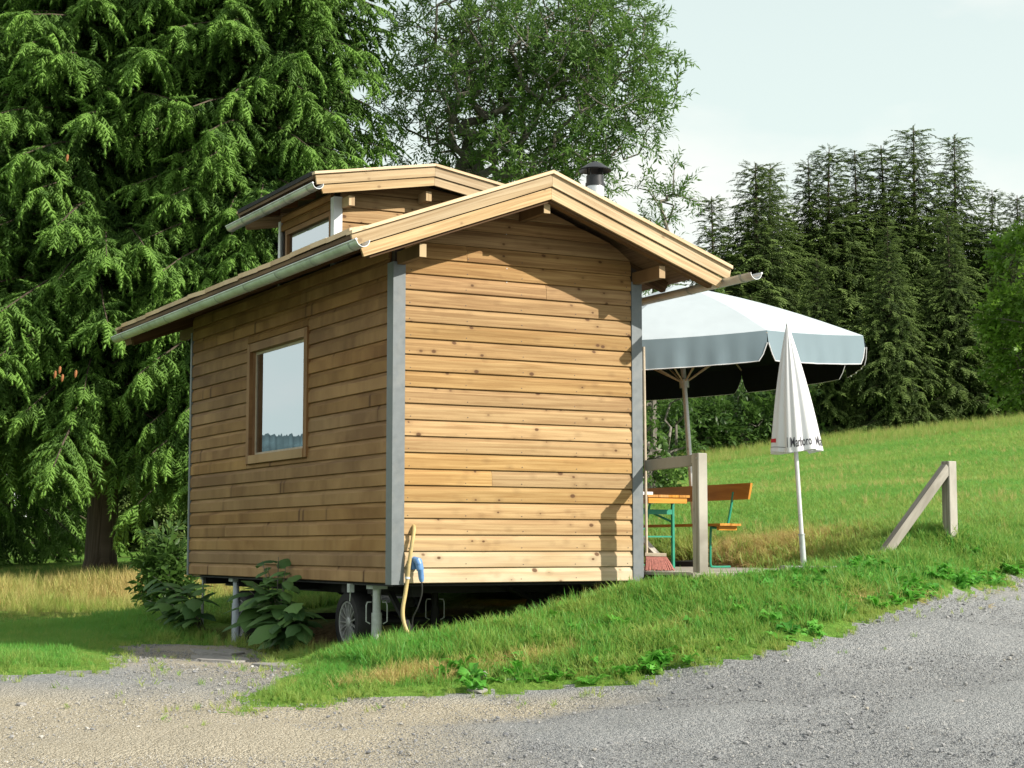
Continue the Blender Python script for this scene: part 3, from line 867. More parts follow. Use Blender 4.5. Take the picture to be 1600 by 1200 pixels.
def gutter(name, x, z, y0, y1, r, parent, s=-1, brk=0.85, hooked=True):
    """half-round zinc gutter along y with its brackets"""
    mb = MB(); n = 12
    vs, fs = [], []
    for yy in (y0, y1):
        for rr in (r, r - 0.004):
            for k in range(n + 1):
                a = math.pi + math.pi * k / n
                vs.append((x + rr * math.cos(a), yy, z + rr * math.sin(a)))
    m = n + 1
    for k in range(n):
        fs += [(k, k + 1, 2 * m + k + 1, 2 * m + k), (m + k + 1, m + k, 3 * m + k, 3 * m + k + 1), (k, m + k, m + k + 1, k + 1), (2 * m + k, 2 * m + k + 1, 3 * m + k + 1, 3 * m + k)]
    mb.add(vs, fs, (0, 1, 0))
    mb.tube([(x + s * r, y0, z), (x + s * r, y1, z)], 0.009, 8)       # rolled bead
    # end plate
    for yy in (y1 - 0.005,):
        arc = [(x + (r - 0.005) * math.cos(math.pi + math.pi * k / 10), yy, z + (r - 0.005) * math.sin(math.pi + math.pi * k / 10)) for k in range(11)]
        mb.prism(arc, (0, 0.003, 0))
    # bracket straps
    y = y0 + 0.16
    while y < y1:
        vs, fs = [], []
        for yy in (y, y + 0.028):
            for k in range(n + 1):
                a = math.pi + math.pi * k / n
                vs.append((x + (r + 0.004) * math.cos(a), yy, z + (r + 0.004) * math.sin(a)))
        fs = [(k, k + 1, m + k + 1, m + k) for k in range(n)]
        mb.add(vs, fs, (0, 1, 0), 1)
        y += brk
    return mb.build(name, [M['zinc'], M['galv']], parent, True)
gutter('gutter', -0.60, 2.785, FO - 0.16, BO + 0.12, 0.060, house)
gutter('gutter', 3.11, 2.762, -0.98, BO + 0.10, 0.062, house, 1)

# raised dormer
dorm = empty_part('dormer', house)
DZ, DS, DE = 4.11, 0.166, 1.285
DF, DB = 1.80, 4.02
DX, DY0, DY1 = 0.30, 2.09, 3.62
def droof(x): return DZ - DS * abs(x - RX)
core = MB()
core.prism([(DX + 0.03, DY0 + 0.03, 3.05), (2.2 - 0.03, DY0 + 0.03, 3.05), (2.17, DY0 + 0.03, 3.75), (RX, DY0 + 0.03, 3.90), (DX + 0.03, DY0 + 0.03, 3.75)], (0, 0.04, 0))
core.box((2.13, DY0 + 0.08, 3.05), (2.17, DY1 - 0.03, 3.75)); core.box((DX + 0.03, DY1 - 0.06, 3.05), (2.17, DY1 - 0.03, 3.75))
core.box((DX + 0.03, DY0 + 0.08, 3.05), (DX + 0.06, DY1 - 0.07, 3.32)); core.box((DX + 0.03, DY0 + 0.08, 3.60), (DX + 0.06, DY1 - 0.07, 3.78))
core.build('dormer_walls', M['sheath'], dorm)
z0 = 3.05
k = 0
while z0 < 3.92:
    z1 = min(z0 + 0.148, 3.93)
    lim = lambda z: min(0.88, max(0.02, (3.945 - z) / DS))
    clad_board('board', RX - lim(z0), RX + lim(z0), z0, z1, 'x', dorm, DY0 + 0.03, (RX - lim(z1), RX + lim(z1)), 0.8)
    z0 = z1 + 0.0
for za, zb in ((3.14, 3.285), (3.622, 3.715), (3.715, 3.80)):
    clad_board('board', DY0 + 0.08, DY1 - 0.05, za, zb, 'y', dorm, DX + 0.03, None, 0.1)
for (x0, y0, x1, y1) in ((DX - 0.012, DY0 - 0.012, DX + 0.075, DY0 + 0.006), (DX - 0.012, DY0 + 0.007, DX + 0.004, DY0 + 0.08), (DX - 0.012, DY1 - 0.05, DX + 0.004, DY1 + 0.01), (DX + 0.0045, DY1 - 0.01, DX + 0.08, DY1 + 0.01)):
    MB().box((x0, y0, 3.05), (x1, y1, 3.74)).build('corner_post', M['whitemetal'], dorm)
# dormer window
fwd = M['frame_wood']
wy0, wy1, wz0, wz1 = 2.215, 3.37, 3.345, 3.565
MB().box((DX - 0.012, wy0 - 0.05, wz0 - 0.05), (DX + 0.03, wy0, wz1 + 0.05), (0, 0, 1)).build('window_frame', fwd, dorm)
MB().box((DX - 0.012, wy1, wz0 - 0.05), (DX + 0.03, wy1 + 0.05, wz1 + 0.05), (0, 0, 1)).build('window_frame', fwd, dorm)
MB().box((DX - 0.010, wy0, wz1), (DX + 0.03, wy1, wz1 + 0.05), (0, 1, 0)).build('window_frame', fwd, dorm)
MB().box((DX - 0.010, wy0, wz0 - 0.05), (DX + 0.03, wy1, wz0), (0, 1, 0)).build('window_frame', fwd, dorm)
MB().box((DX + 0.018, wy0, wz0), (DX + 0.022, wy1, wz1)).build('pane', M['glass'], dorm)
MB().box((DX + 0.10, wy0, 3.1), (DX + 0.11, wy1, 3.7)).build('blind', M['curtain'], dorm)
for s in (-1, 1):
    xe = RX + s * DE
    pts = [(RX, DZ - 0.03), (xe, DZ - 0.03 - DS * DE), (xe, DZ - 0.06 - DS * DE), (RX, DZ - 0.06)]
    MB().prism([(p[0], DF + 0.03, p[1]) for p in pts], (0, DB - DF - 0.06, 0), (0, 1, 0)).build('dormer_roof', M['rafter'], dorm)
    xe = RX + s * (DE + 0.01)
    pts = [(RX, DZ + 0.012), (xe, DZ + 0.012 - DS * (DE + 0.01)), (xe, DZ - 0.028 - DS * (DE + 0.01)), (RX, DZ - 0.028)]
    MB().prism([(p[0], DF + 0.06, p[1]) for p in pts], (0, DB - DF - 0.1, 0), (0, 1, 0)).build('roof_felt', M['felt'], dorm)
    for (yb, d) in ((DF, 1), (DB, -1)):
        slope_board('verge_cap', s, 0.001, DE, yb - 0.02 * d, yb + 0.055 * d, 0.0, 0.026, M['capwood'], dorm, DZ, DS, RX, 0.4)
        slope_board('bargeboard', s, 0.001, DE - 0.015, yb, yb + 0.024 * d, 0.028, 0.125, M['barge'], dorm, DZ, DS, RX, 0.5, DE - 0.03)
        slope_board('bargeboard', s, 0.001, DE - 0.07, yb + 0.016 * d, yb + 0.04 * d, 0.129, 0.215, M['barge'], dorm, DZ, DS, RX, 0.2, DE - 0.10)
for x, z in ((RX - 0.02, 3.80), (0.40, 3.675)):
    MB().box((x - 0.03, DF + 0.10, z - 0.048), (x + 0.03, DY0, z + 0.048), (0, 1, 0)).build('purlin_end', M['barge'], dorm)
for i in range(4):
    y = 2.1 + i * 0.5
    slope_board('rafter', -1, 0.95, 1.25, y, y + 0.06, 0.062, 0.14, M['rafter'], dorm, DZ, DS, RX)
gutter('gutter', -0.03, 3.765, DF - 0.10, DB + 0.22, 0.056, dorm, -1, 0.62)

# stove pipe
ch = MB().lathe([(0.085, 0), (0.085, 0.53), (0.082, 0.54), (0.0, 0.54)], (2.2, 0.30, 3.18), (0, 0, 1), 24).build('chimney', M['steel'], house, True)
mb = MB()
mb.lathe([(0.087, 0.515), (0.091, 0.515), (0.091, 0.545), (0.087, 0.545)], (2.2, 0.30, 3.18), (0, 0, 1), 24)
mb.lathe([(0.083, 0.546), (0.083, 0.615), (0.080, 0.615), (0.080, 0.546)], (2.2, 0.30, 3.18), (0, 0, 1), 24)
mb.build('chimney_collar', M['black_metal'], ch, True)
mb = MB().lathe([(0.155, 0.665), (0.157, 0.672), (0.06, 0.735), (0.0, 0.755), (0.0, 0.745), (0.06, 0.722), (0.155, 0.660)], (2.2, 0.30, 3.18), (0, 0, 1), 28)
for k in range(4):
    a = k * math.pi / 2 + 0.5
    c, s = math.cos(a) * 0.08, math.sin(a) * 0.08
    mb.tube([(2.2 + c, 0.3 + s, 3.77), (2.2 + c, 0.3 + s, 3.90)], 0.006, 6)
mb.build('chimney_cap', M['black_metal'], ch, True)

# chassis, wheels, support legs
mb = MB()
for x in (0.45, 2.05): mb.box((x - 0.05, 0.45, -0.125), (x + 0.05, 5.5, -0.012))
for y in (0.75, 1.345, 2.7, 4.29, 5.4): mb.box((0.12, y - 0.05, -0.10), (2.38, y + 0.05, -0.02))
mb.box((0.03, 0.05, -0.02), (2.47, 5.58, -0.006))
mb.build('chassis', M['dark'], house)
def wheel(x, y, z, rad, s):
    w = MB().lathe([(rad * 0.66, 0.0), (rad * 0.70, -0.012), (rad * 0.93, -0.010), (rad, 0.02), (rad, 0.16), (rad * 0.93, 0.19), (rad * 0.66, 0.18)], (x, y, z), (s, 0, 0), 40).build('wheel', M['tyre'], house, True)
    r0 = rad * 0.68
    mb = MB()
    mb.lathe([(r0, 0.17), (r0, 0.002), (r0 - 0.006, -0.006), (r0 - 0.018, -0.002), (r0 - 0.02, 0.04), (r0 - 0.02, 0.17)], (x, y, z), (s, 0, 0), 40)
    mb.lathe([(0.05, 0.03), (0.048, 0.005), (0.03, -0.002), (0.0, -0.002)], (x, y, z), (s, 0, 0), 20)
    for k in range(15):
        a = 2 * math.pi * k / 15
        c, d = math.cos(a), math.sin(a)
        mb.beam((x + s * 0.018, y + 0.04 * c, z + 0.04 * d), (x + s * 0.006, y + (r0 - 0.01) * c, z + (r0 - 0.01) * d), 0.012, 0.017, (1, 0, 0))
    mb.build('rim', M['alloy'], w, True)
    MB().lathe([(r0 - 0.03, 0.06), (0.0, 0.06)], (x, y, z), (s, 0, 0), 30).build('brake_drum', M['dark'], w)
    MB().tube([(x + s * 0.08, y, z), (1.25, y, z)], 0.035, 10).build('axle', M['dark'], w)
wheel(0.16, 1.345, -0.375, 0.29, 1); wheel(0.16, 4.29, -0.44, 0.29, 1)
wheel(2.34, 1.345, -0.375, 0.29, -1); wheel(2.34, 4.29, -0.44, 0.29, -1)
def leg(x, y, zb, r, mat, handle=True, name='support_leg'):
    l = MB().tube([(x, y, zb), (x, y, zb + 0.62 * abs(zb))], r, 14).tube([(x, y, zb + 0.6 * abs(zb)), (x, y, -0.03)], r * 0.78, 12).build(name, mat, house, True)
    MB().box((x - r * 1.5, y - r * 1.5, -0.055), (x + r * 1.5, y + r * 1.5, -0.008)).build('mounting_plate', M['galv'], l)
    if handle:
        ho = MB()
        for s in (-1, 1):
            u = Vector((0.881, -0.474, 0)) * s
            c = Vector((x, y, 0))
            ho.tube([c + u * r + Vector((0, 0, -0.17)), c + u * (r + 0.035) + Vector((0, 0, -0.17)), c + u * (r + 0.045) + Vector((0, 0, -0.20)), c + u * (r + 0.045) + Vector((0, 0, -0.34)), c + u * (r + 0.01) + Vector((0, 0, -0.36))], 0.006, 6)
        ho.build('handle', M['galv'], l, True)
    return l
leg(0.15, 0.66, gz(0.15, 0.66) - 0.06, 0.047, M['galv'])
leg(0.12, 4.32, gz(0.12, 4.32) - 0.02, 0.042, M['jackblue'], False)
leg(0.12, 5.45, gz(0.12, 5.45) - 0.02, 0.016, M['galv'], False, 'prop')
leg(0.98, 1.2, gz(0.98, 1.2) - 0.02, 0.04, M['dark'])
leg(2.3, 0.7, gz(2.3, 0.7) - 0.02, 0.05, M['dark'], False)
# clamp brackets hanging under the near edge, diagonal stays
mb = MB(); mb.box((0.0, 0.92, -0.09), (0.045, 0.98, -0.012)); mb.tube([(0.02, 0.95, -0.09), (0.02, 0.96, -0.17)], 0.006)
mb.build('clamp', M['galv'], house)
for a, b in (((0.30, 0.75, -0.05), (0.35, 0.30, -0.48)), ((1.45, 0.6, -0.06), (2.0, 0.9, -0.24)), ((0.5, 2.5, -0.1), (1.2, 2.5, -0.42))):
    MB().beam(a, b, 0.05, 0.035).build('stay', M['dark'], house)
MB().tube([(1.55, 3.0, -0.02), (1.55, 3.0, -0.16), (1.40, 3.0, -0.16)], 0.01, 6).build('hook', M['dark'], house)

# ------------------------------------------------------------------ things hanging from the house
ho = empty('water_hose', (0.15, -0.08, -0.45), 'yellowed water hose hanging out of the gable wall beside the corner post', 'hose')
pts = [(0.20, 0.02, 0.50), (0.187, -0.03, 0.46), (0.150, -0.055, 0.30), (0.128, -0.055, 0.15), (0.118, -0.055, 0.05), (0.095, -0.06, -0.08), (0.069, -0.07, -0.20), (0.068, -0.08, -0.29), (0.09, -0.10, -0.38), (0.13, -0.13, -0.435), (0.19, -0.17, -0.455), (0.26, -0.20, -0.47)]
def smooth_path(p, n=5):
    p = [Vector(q) for q in p]; out = []
    for i in range(len(p) - 1):
        a, b, c, d = p[max(i - 1, 0)], p[i], p[i + 1], p[min(i + 2, len(p) - 1)]
        for k in range(n):
            t = k / n
            out.append(0.5 * ((2 * b) + (c - a) * t + (2 * a - 5 * b + 4 * c - d) * t * t + (3 * b - a - 3 * c + d) * t ** 3))
    return out + [p[-1]]
MB().tube(smooth_path(pts), 0.0165, 10).build('tube', M['hose'], ho, True)
MB().tube([(0.117, -0.055, 0.045), (0.119, -0.055, 0.062)], 0.021, 10).build('clip', M['whitemetal'], ho, True)

pc = empty('power_connector', (0.2, -0.04, 0.1), 'blue power plug with black cable on the gable wall beside the hose', 'plug')
MB().box((0.165, -0.045, 0.125), (0.225, 0.004, 0.225)).build('socket_box', M['blue'], pc)
MB().tube([(0.185, -0.03, 0.215), (0.205, -0.075, 0.195), (0.212, -0.085, 0.165)], [0.022, 0.034, 0.03], 12).build('hinged_lid', M['blue'], pc, True)
MB().tube([(0.208, -0.07, 0.20), (0.222, -0.085, 0.12), (0.224, -0.085, 0.115), (0.232, -0.085, 0.05), (0.236, -0.083, 0.02)], [0.034, 0.032, 0.026, 0.024, 0.016], 14).build('plug', M['blue'], pc, True)
MB().tube(smooth_path([(0.236, -0.083, 0.022), (0.243, -0.08, -0.03), (0.245, -0.06, -0.10), (0.228, -0.02, -0.20), (0.215, 0.05, -0.30), (0.25, 0.1, -0.42), (0.35, 0.2, -0.52)]), 0.006, 6).build('cable', M['cable'], pc, True)

# ------------------------------------------------------------------ timber deck beside the house
DT = 0.09
deck = empty('timber_deck', (4.0, 2.0, 0.0), 'low timber deck beside the house, carrying table and bench', 'deck')
x = 2.56
yy = -0.70
k = 0
while yy < 5.0:
    o = MB().box((2.56, yy, DT - 0.028), ((5.30 if yy < 0.1 else 4.96) + random.uniform(-0.01, 0.01), yy + 0.138, DT + random.uniform(-0.002, 0.002))).build('plank', M['grey_wood'], deck)
    yy += 0.144
MB().box((2.56, -0.735, DT - 0.15), (5.36, -0.703, DT - 0.004)).build('fascia_board', M['grey_wood'], deck)
MB().box((5.315, -0.70, DT - 0.15), (5.345, 0.16, DT - 0.006)).build('fascia_board', M['grey_wood'], deck)
for xj in (2.7, 3.55, 4.4, 4.85): MB().box((xj, -0.69, -0.14), (xj + 0.06, 4.98, DT - 0.03)).build('joist', M['rafter'], deck)

# railing between post and house corner
rp = empty('railing_post', (2.683, -0.675, 0.0), 'weathered square railing post with handrail running to the house corner', 'railing')
def square_post(x, y, z0, z1, w, rot):
    mb = MB(); c, s = math.cos(rot), math.sin(rot); h = w / 2; b = 0.006
    sec = [(-h + b, -h), (h - b, -h), (h, -h + b), (h, h - b), (h - b, h), (-h + b, h), (-h, h - b), (-h, -h + b)]
    lv = [(z0, 1), (z1 - 0.006, 1), (z1, 0.93)]
    vs = [(x + (a * c - d * s) * k, y + (a * s + d * c) * k, z) for z, k in lv for a, d in sec]
    n = 8
    fs = [tuple(range(n))[::-1], tuple(range(2 * n, 3 * n))] + [(j * n + i, j * n + (i + 1) % n, (j + 1) * n + (i + 1) % n, (j + 1) * n + i) for j in range(2) for i in range(n)]
    return mb.add(vs, fs, (0, 0, 1))
square_post(2.683, -0.675, -0.25, 1.145, 0.100, R(2)).build('post', M['grey_wood'], rp)
MB().beam((2.665, -0.622, 1.085), (2.575, 0.02, 1.062), 0.045, 0.098, bev=0.004).build('handrail', M['grey_wood'], rp)
mb = MB().box((2.638, -0.64, 1.06), (2.655, -0.615, 1.12)); mb.lathe([(0.009, 0), (0.009, 0.006), (0, 0.007)], (2.634, -0.70, 1.10), (-1, 0, 0), 8)
mb.build('bolt_plate', M['galv'], rp)

fp = empty('fence_post', (6.29, 0.05, 0.3), 'weathered fence post with a slanting brace standing in the meadow grass', 'fence post')
z = gz(6.29, 0.05)
square_post(6.279, 0.055, z - 0.3, 1.19, 0.112, R(4)).build('post', M['grey_wood'], fp)
MB().beam((5.20, 0.03, gz(5.2, 0.03) - 0.03), (6.235, 0.045, 1.12), 0.085, 0.10, (0, 0, 1), bev=0.004).build('brace', M['grey_wood'], fp)

br = empty('leaning_plank', (2.9, 0.35, 0.1), 'short grey plank slanting down behind the broom on the deck', 'plank')
MB().beam((2.72, 0.60, 0.55), (2.965, 0.25, 0.115), 0.022, 0.07, (0.5, 0.5, 0.5)).build('board', M['grey_wood'], br)

# broom
bx, by = 2.672, 0.03
bm_ = empty('broom', (bx, by, DT), 'broom with red bristles leaning against the house corner on the deck', 'broom')
u = Vector((0.881, -0.474, 0)); f_ = Vector((0.474, 0.881, 0))
c0 = Vector((bx, by, 0))
MB().beam(c0 - u * 0.10 + Vector((0, 0, 0.245)), c0 + u * 0.095 + Vector((0, 0, 0.24)), 0.06, 0.032, bev=0.004).build('head', M['stick'], bm_)
mb = MB()
rnd = random.Random(3)
for i in range(26):
    for j in range(4):
        a = -0.09 + 0.18 * i / 25; b = -0.022 + 0.044 * j / 3
        p0 = c0 + u * a + f_ * b + Vector((0, 0, 0.228))
        sp = 1.45 + rnd.uniform(-0.1, 0.1)
        p1 = c0 + u * (a * sp + 0.03) + f_ * (b * 1.7) + Vector((0, 0, DT + 0.006 + rnd.uniform(0, 0.012)))
        mb.tube([p0, (p0 + p1) * 0.5 + u * 0.004, p1], [0.0045, 0.006, 0.0075], 5)
tag(mb.build('bristles', M['bristle'], bm_), kind='stuff')
MB().tube([c0 - u * 0.085 + Vector((0, 0, 0.25)), Vector((2.575, 0.06, 2.17))], 0.0135, 8).build('handle', M['stick'], bm_, True)

# beer-garden table and bench
tb = empty('beer_table', (3.73, 2.5, DT), 'folding table with orange wooden top and green steel legs', 'table')
TX0, TX1, TY0, TY1, TZ = 3.47, 3.99, 1.40, 3.60, 0.845
for i in range(4):
    w = (TX1 - TX0) / 4
    MB().box((TX0 + i * w + 0.002, TY0, TZ - 0.026), (TX0 + (i + 1) * w - 0.002, TY1, TZ), (0, 1, 0)).build('top_board', M['orange_wood'], tb)
for y in (TY0 + 0.012, TY1 - 0.06): MB().box((TX0 + 0.02, y, TZ - 0.085), (TX1 - 0.03, y + 0.045, TZ - 0.028), (1, 0, 0)).build('cross_batten', M['orange_wood'], tb)
for y, s in ((TY0 + 0.22, 1), (TY1 - 0.22, -1)):
    lf = MB()
    for x in (TX0 + 0.05, TX1 - 0.07): lf.beam((x, y, DT + 0.001), (x, y, TZ - 0.03), 0.032, 0.032, (0, 1, 0), bev=0.005)
    lf.build('leg_frame', M['green'], tb)
    MB().beam((TX0 + 0.05, y, TZ - 0.17), (TX1 - 0.07, y, TZ - 0.17), 0.025, 0.05).build('cross_bar', M['green'], tb)
    MB().beam((TX0 + 0.05, y, DT + 0.33), (TX1 - 0.07, y, DT + 0.33), 0.016, 0.016).build('cross_bar', M['green'], tb)
    MB().beam((TX1 - 0.07, y + s * 0.02, TZ - 0.27), ((TX0 + TX1) / 2 - 0.12, y + s * 0.45, TZ - 0.04), 0.012, 0.022).build('folding_stay', M['green'], tb)
bn = empty('beer_bench', (4.6, 2.6, DT), 'orange wooden bench with backrest and green steel legs', 'bench')
BY0, BY1 = 1.48, 3.68
MB().box((4.42, BY0, 0.535), (4.555, BY1, 0.56), (0, 1, 0)).build('seat_board', M['orange_wood'], bn)
MB().box((4.56, BY0, 0.533), (4.69, BY1, 0.558), (0, 1, 0)).build('seat_board', M['orange_wood'], bn)
MB().box((4.44, BY0 + 0.05, 0.488), (4.67, BY0 + 0.09, 0.532), (1, 0, 0)).build('seat_batten', M['orange_wood'], bn)
mb = MB().prism([(4.775, BY0 - 0.01, 0.815), (4.80, BY0 - 0.01, 0.815), (4.84, BY0 - 0.01, 0.985), (4.812, BY0 - 0.01, 0.99)], (0, BY1 - BY0, 0), (0, 1, 0))
mb.build('backrest', M['orange_wood'], bn)
for y in (BY0 + 0.28, BY1 - 0.3):
    MB().tube(smooth_path([(4.50, y, 0.53), (4.49, y, 0.40), (4.485, y, 0.18), (4.49, y, DT + 0.03), (4.52, y, DT + 0.012), (4.74, y, DT + 0.012)]), 0.0135, 8).build('leg', M['green'], bn, True)
    MB().tube(smooth_path([(4.50, y, 0.52), (4.62, y, 0.515), (4.70, y, 0.53), (4.735, y, 0.62), (4.775, y, 0.80), (4.795, y, 0.90)]), 0.014, 8).build('back_support', M['green'], bn, True)
nh = empty('napkin_box', (3.6, 1.55, TZ), 'small white box lying on the table beside the corner post', 'box')
MB().box((3.475, 1.50, TZ + 0.001), (3.60, 1.62, TZ + 0.032)).build('carton', M['white_card'], nh)

# ------------------------------------------------------------------ big open parasol
LAT = Vector((0.881, -0.474, 0)); FWD = Vector((0.474, 0.881, 0)); UPV = Vector((0, 0, 1))
pb = Vector((5.135, 2.945, DT))
axis = (UPV - LAT * 0.063).normalized()
ps = empty('market_parasol', pb, 'large octagonal parasol with pale canopy and grey-green valance, standing open over the deck', 'parasol')
tl = (LAT + UPV * 0.063).normalized()       # tilted sideways axis
hub = pb + axis * 2.42
apex = pb + axis * 3.26
RR_ = 2.12
ang = [R(-71.3 + 45 * i) for i in range(8)]
rim = [hub + (tl * math.cos(a) + FWD * math.sin(a)) * RR_ for a in ang]
def canopy_sheet(off, sag):
    vs, fs = [], []
    N_, K_ = 9, 7
    for i in range(8):
        A, B = rim[i], rim[(i + 1) % 8]
        base = len(vs)
        for r_ in range(N_ + 1):
            t = r_ / N_
            for c_ in range(K_ + 1):
                s_ = c_ / K_
                e = A.lerp(B, s_)
                p = apex.lerp(e, 0.03 + 0.97 * t)
                # cloth pulled tight between the ribs
                p = p - UPV * (sag * t * 4 * s_ * (1 - s_)) + UPV * (0.05 * math.sin(math.pi * t)) - UPV * off
                vs.append(p)
        for r_ in range(N_):
            for c_ in range(K_):
                a = base + r_ * (K_ + 1) + c_
                fs.append((a, a + 1, a + K_ + 2, a + K_ + 1))
    return vs, fs
vs, fs = canopy_sheet(0.0, 0.014)
cn = MB().add(vs, fs).build('canopy', M['canopy'], ps, True)
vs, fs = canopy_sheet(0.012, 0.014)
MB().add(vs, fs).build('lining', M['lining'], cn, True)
for i in range(8):
    A, B = rim[i], rim[(i + 1) % 8]
    out = ((A + B) / 2 - hub); out.z = 0; out.normalize()
    H_ = 0.315; n = 36
    vs, vi = [], []
    for k in range(n + 1):
        s_ = k / n
        p = A.lerp(B, s_) - UPV * (0.014 * 4 * s_ * (1 - s_))
        # hanging flap cut away at the corners
        e = min(s_, 1 - s_) * (B - A).length
        cut = 0.13 if e < 0.012 else H_ if e > 0.10 else 0.13 + (H_ - 0.13) * math.sin(min(1.0, (e - 0.012) / 0.075) * math.pi / 2)
        inset = 0.012 if e < 0.06 else 0.0
        for j, fz in enumerate((0, 0.33, 0.66, 1.0)):
            w = fz * (0.008 * math.sin(k * 0.62 + i * 1.7) + 0.006 * math.sin(k * 1.31 + i)) + 0.02 * fz
            q = p + out * w - UPV * (cut * fz)
            vs.append(q); vi.append(q - out * 0.006)
    m = 4
    fs = [(k * m + j, (k + 1) * m + j, (k + 1) * m + j + 1, k * m + j + 1) for k in range(n) for j in range(3)]
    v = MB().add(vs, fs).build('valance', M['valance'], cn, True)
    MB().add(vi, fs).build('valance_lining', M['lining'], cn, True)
    hem = [vs[k * m + 3] + out * 0.001 for k in range(n + 1)]
    MB().tube(hem, 0.006, 5).build('hem', M['whitecloth'], cn, True)
    MB().tube([apex - UPV * 0.03, rim[i] - UPV * 0.03], 0.012, 6).build('rib', M['stick'], ps)
    MB().tube([pb + axis * 2.1, apex.lerp(rim[i], 0.55) - UPV * 0.035], 0.010, 6).build('strut', M['stick'], ps)
MB().tube([pb, pb + axis * 3.2], 0.030, 14).build('pole', M['pole'], ps, True)
MB().lathe([(0.055, 2.05), (0.055, 2.15), (0.03, 2.16)], pb, axis, 14).build('runner', M['pole'], ps, True)
MB().lathe([(0.03, 0), (0.045, 0.03), (0.03, 0.08), (0.0, 0.1)], apex, axis, 12).build('finial', M['pole'], ps, True)
MB().lathe([(0.30, 0.0), (0.30, 0.06), (0.06, 0.08), (0.05, 0.25), (0.0, 0.25)], pb, (0, 0, 1), 24).build('foot', M['dark'], ps, True)

# ------------------------------------------------------------------ closed white parasol
wb = Vector((3.862, -0.632, DT))
tipw = Vector((3.757, -0.575, 2.365))
ax_ = (tipw - wb).normalized()
wp = empty('closed_parasol', wb, 'closed white parasol with printed hem on a slim pole at the deck edge', 'parasol')
e1 = LAT - ax_ * LAT.dot(ax_); e1.normalize(); e2 = ax_.cross(e1)     # e1 sideways, e2 away from the viewer
Ltot = (tipw - wb).length
CL = 1.175                               # length of the folded cloth
def cloth_r(th, t):
    base = 0.012 + 0.205 * t ** 0.92 + 0.015 * math.sin(math.pi * t)
    fold = 0.13 * (0.25 + 0.75 * t) * math.cos(7 * th + 0.9 * math.sin(2 * th + 1.0) + 0.6) + 0.06 * math.cos(13 * th + 2.0)
    return base * (1 + fold * 0.85)
def cloth_p(th, t, off=0.0):
    r_ = cloth_r(th, min(t, 1.0)) + off
    if t > 1: r_ *= 1 - 0.6 * (t - 1)
    wob = 0.012 * math.sin(3 * th + 1) * max(0, t - 0.8) * 5
    return tipw - ax_ * (t * CL + wob) + (e1 * math.cos(th) + e2 * math.sin(th)) * r_
NT_, NH_ = 40, 168
vs, fs = [], []
for i in range(NT_ + 1):
    for k in range(NH_): vs.append(cloth_p(2 * math.pi * k / NH_, i / NT_))
for k in range(NH_):
    th = 2 * math.pi * k / NH_
    p = cloth_p(th, 1.0); q = tipw - ax_ * (CL * (0.97 + 0.015 * math.sin(7 * th)))
    vs.append(p.lerp(q, 0.35) + ax_ * 0.0 - ax_ * (0.012 + 0.012 * math.sin(5 * th)))
for i in range(NT_ + 1):
    for k in range(NH_):
        k2 = (k + 1) % NH_
        fs.append((i * NH_ + k, i * NH_ + k2, (i + 1) * NH_ + k2, (i + 1) * NH_ + k))
cl = MB().add(vs, fs).build('folded_canopy', M['whitecloth'], wp, True)
def printed(text, th0, t0, h, xs, mat, name):
    """text laid on the cloth: th0 start angle, t0 baseline, h letter height in metres"""
    cu = bpy.data.curves.new('lettering', 'FONT'); cu.body = text; cu.size = 1.0; cu.resolution_u = 3; cu.offset = 0.008
    tmp = bpy.data.objects.new('lettering', cu)
    link(tmp)
    dg = bpy.context.evaluated_depsgraph_get()
    me = bpy.data.meshes.new_from_object(tmp.evaluated_get(dg))
    bpy.data.objects.remove(tmp); bpy.data.curves.remove(cu)
    import bmesh
    bm = bmesh.new(); bm.from_mesh(me)
    bmesh.ops.triangulate(bm, faces=bm.faces)
    bmesh.ops.subdivide_edges(bm, edges=[e for e in bm.edges if e.calc_length() > 0.12], cuts=2)
    ths = np.linspace(th0, th0 + 5.0, 900)
    ring = np.array([list(cloth_p(q, t0 - 0.3 * h / CL)) for q in ths])
    arc = np.concatenate([[0], np.cumsum(np.linalg.norm(np.diff(ring, axis=0), axis=1))])
    for v in bm.verts:
        th = float(np.interp(v.co.x * h * xs, arc, ths))
        v.co = cloth_p(th, t0 - v.co.y * h / CL, 0.0035)
    bm.to_mesh(me); bm.free()
    me.materials.clear(); me.materials.append(mat)
    o = link(bpy.data.objects.new(name, me))
    return setparent(o, cl)
printed('Marlboro', R(-112), 0.962, 0.125, 0.50, M['print_black'], 'lettering')
printed('l', R(-120), 0.962, 0.125, 0.50, M['print_black'], 'lettering')
printed('Marlboro', R(-25), 0.962, 0.125, 0.50, M['print_black'], 'lettering')
vs, fs = [], []
for th in np.linspace(R(-186), R(-156), 8):
    for t in (0.895, 0.925 + 0.012 * abs(th - R(-171))): vs.append(cloth_p(th, t, 0.003))
fs = [(2 * i, 2 * i + 2, 2 * i + 3, 2 * i + 1) for i in range(7)]
MB().add(vs, fs).build('red_print', M['print_red'], cl)
vs = []
for th in np.linspace(R(-170), R(-125), 16):
    for t in (0.962, 0.966): vs.append(cloth_p(th, t, 0.003))
MB().add(vs, [(2 * i, 2 * i + 2, 2 * i + 3, 2 * i + 1) for i in range(15)]).build('printed_line', M['print_black'], cl)
MB().tube([wb + ax_ * 0.03, tipw - ax_ * 0.05], 0.0205, 14).build('pole', M['pole'], wp, True)
MB().tube([wb + ax_ * 0.02, wb + ax_ * 0.34], 0.027, 14).tube([wb + ax_ * 0.335, wb + ax_ * 0.345], 0.031, 14).build('sleeve', M['galv'], wp, True)
MB().lathe([(0.012, -0.02), (0.014, 0.01), (0.0, 0.035)], tipw, ax_, 10).build('finial', M['pole'], wp, True)
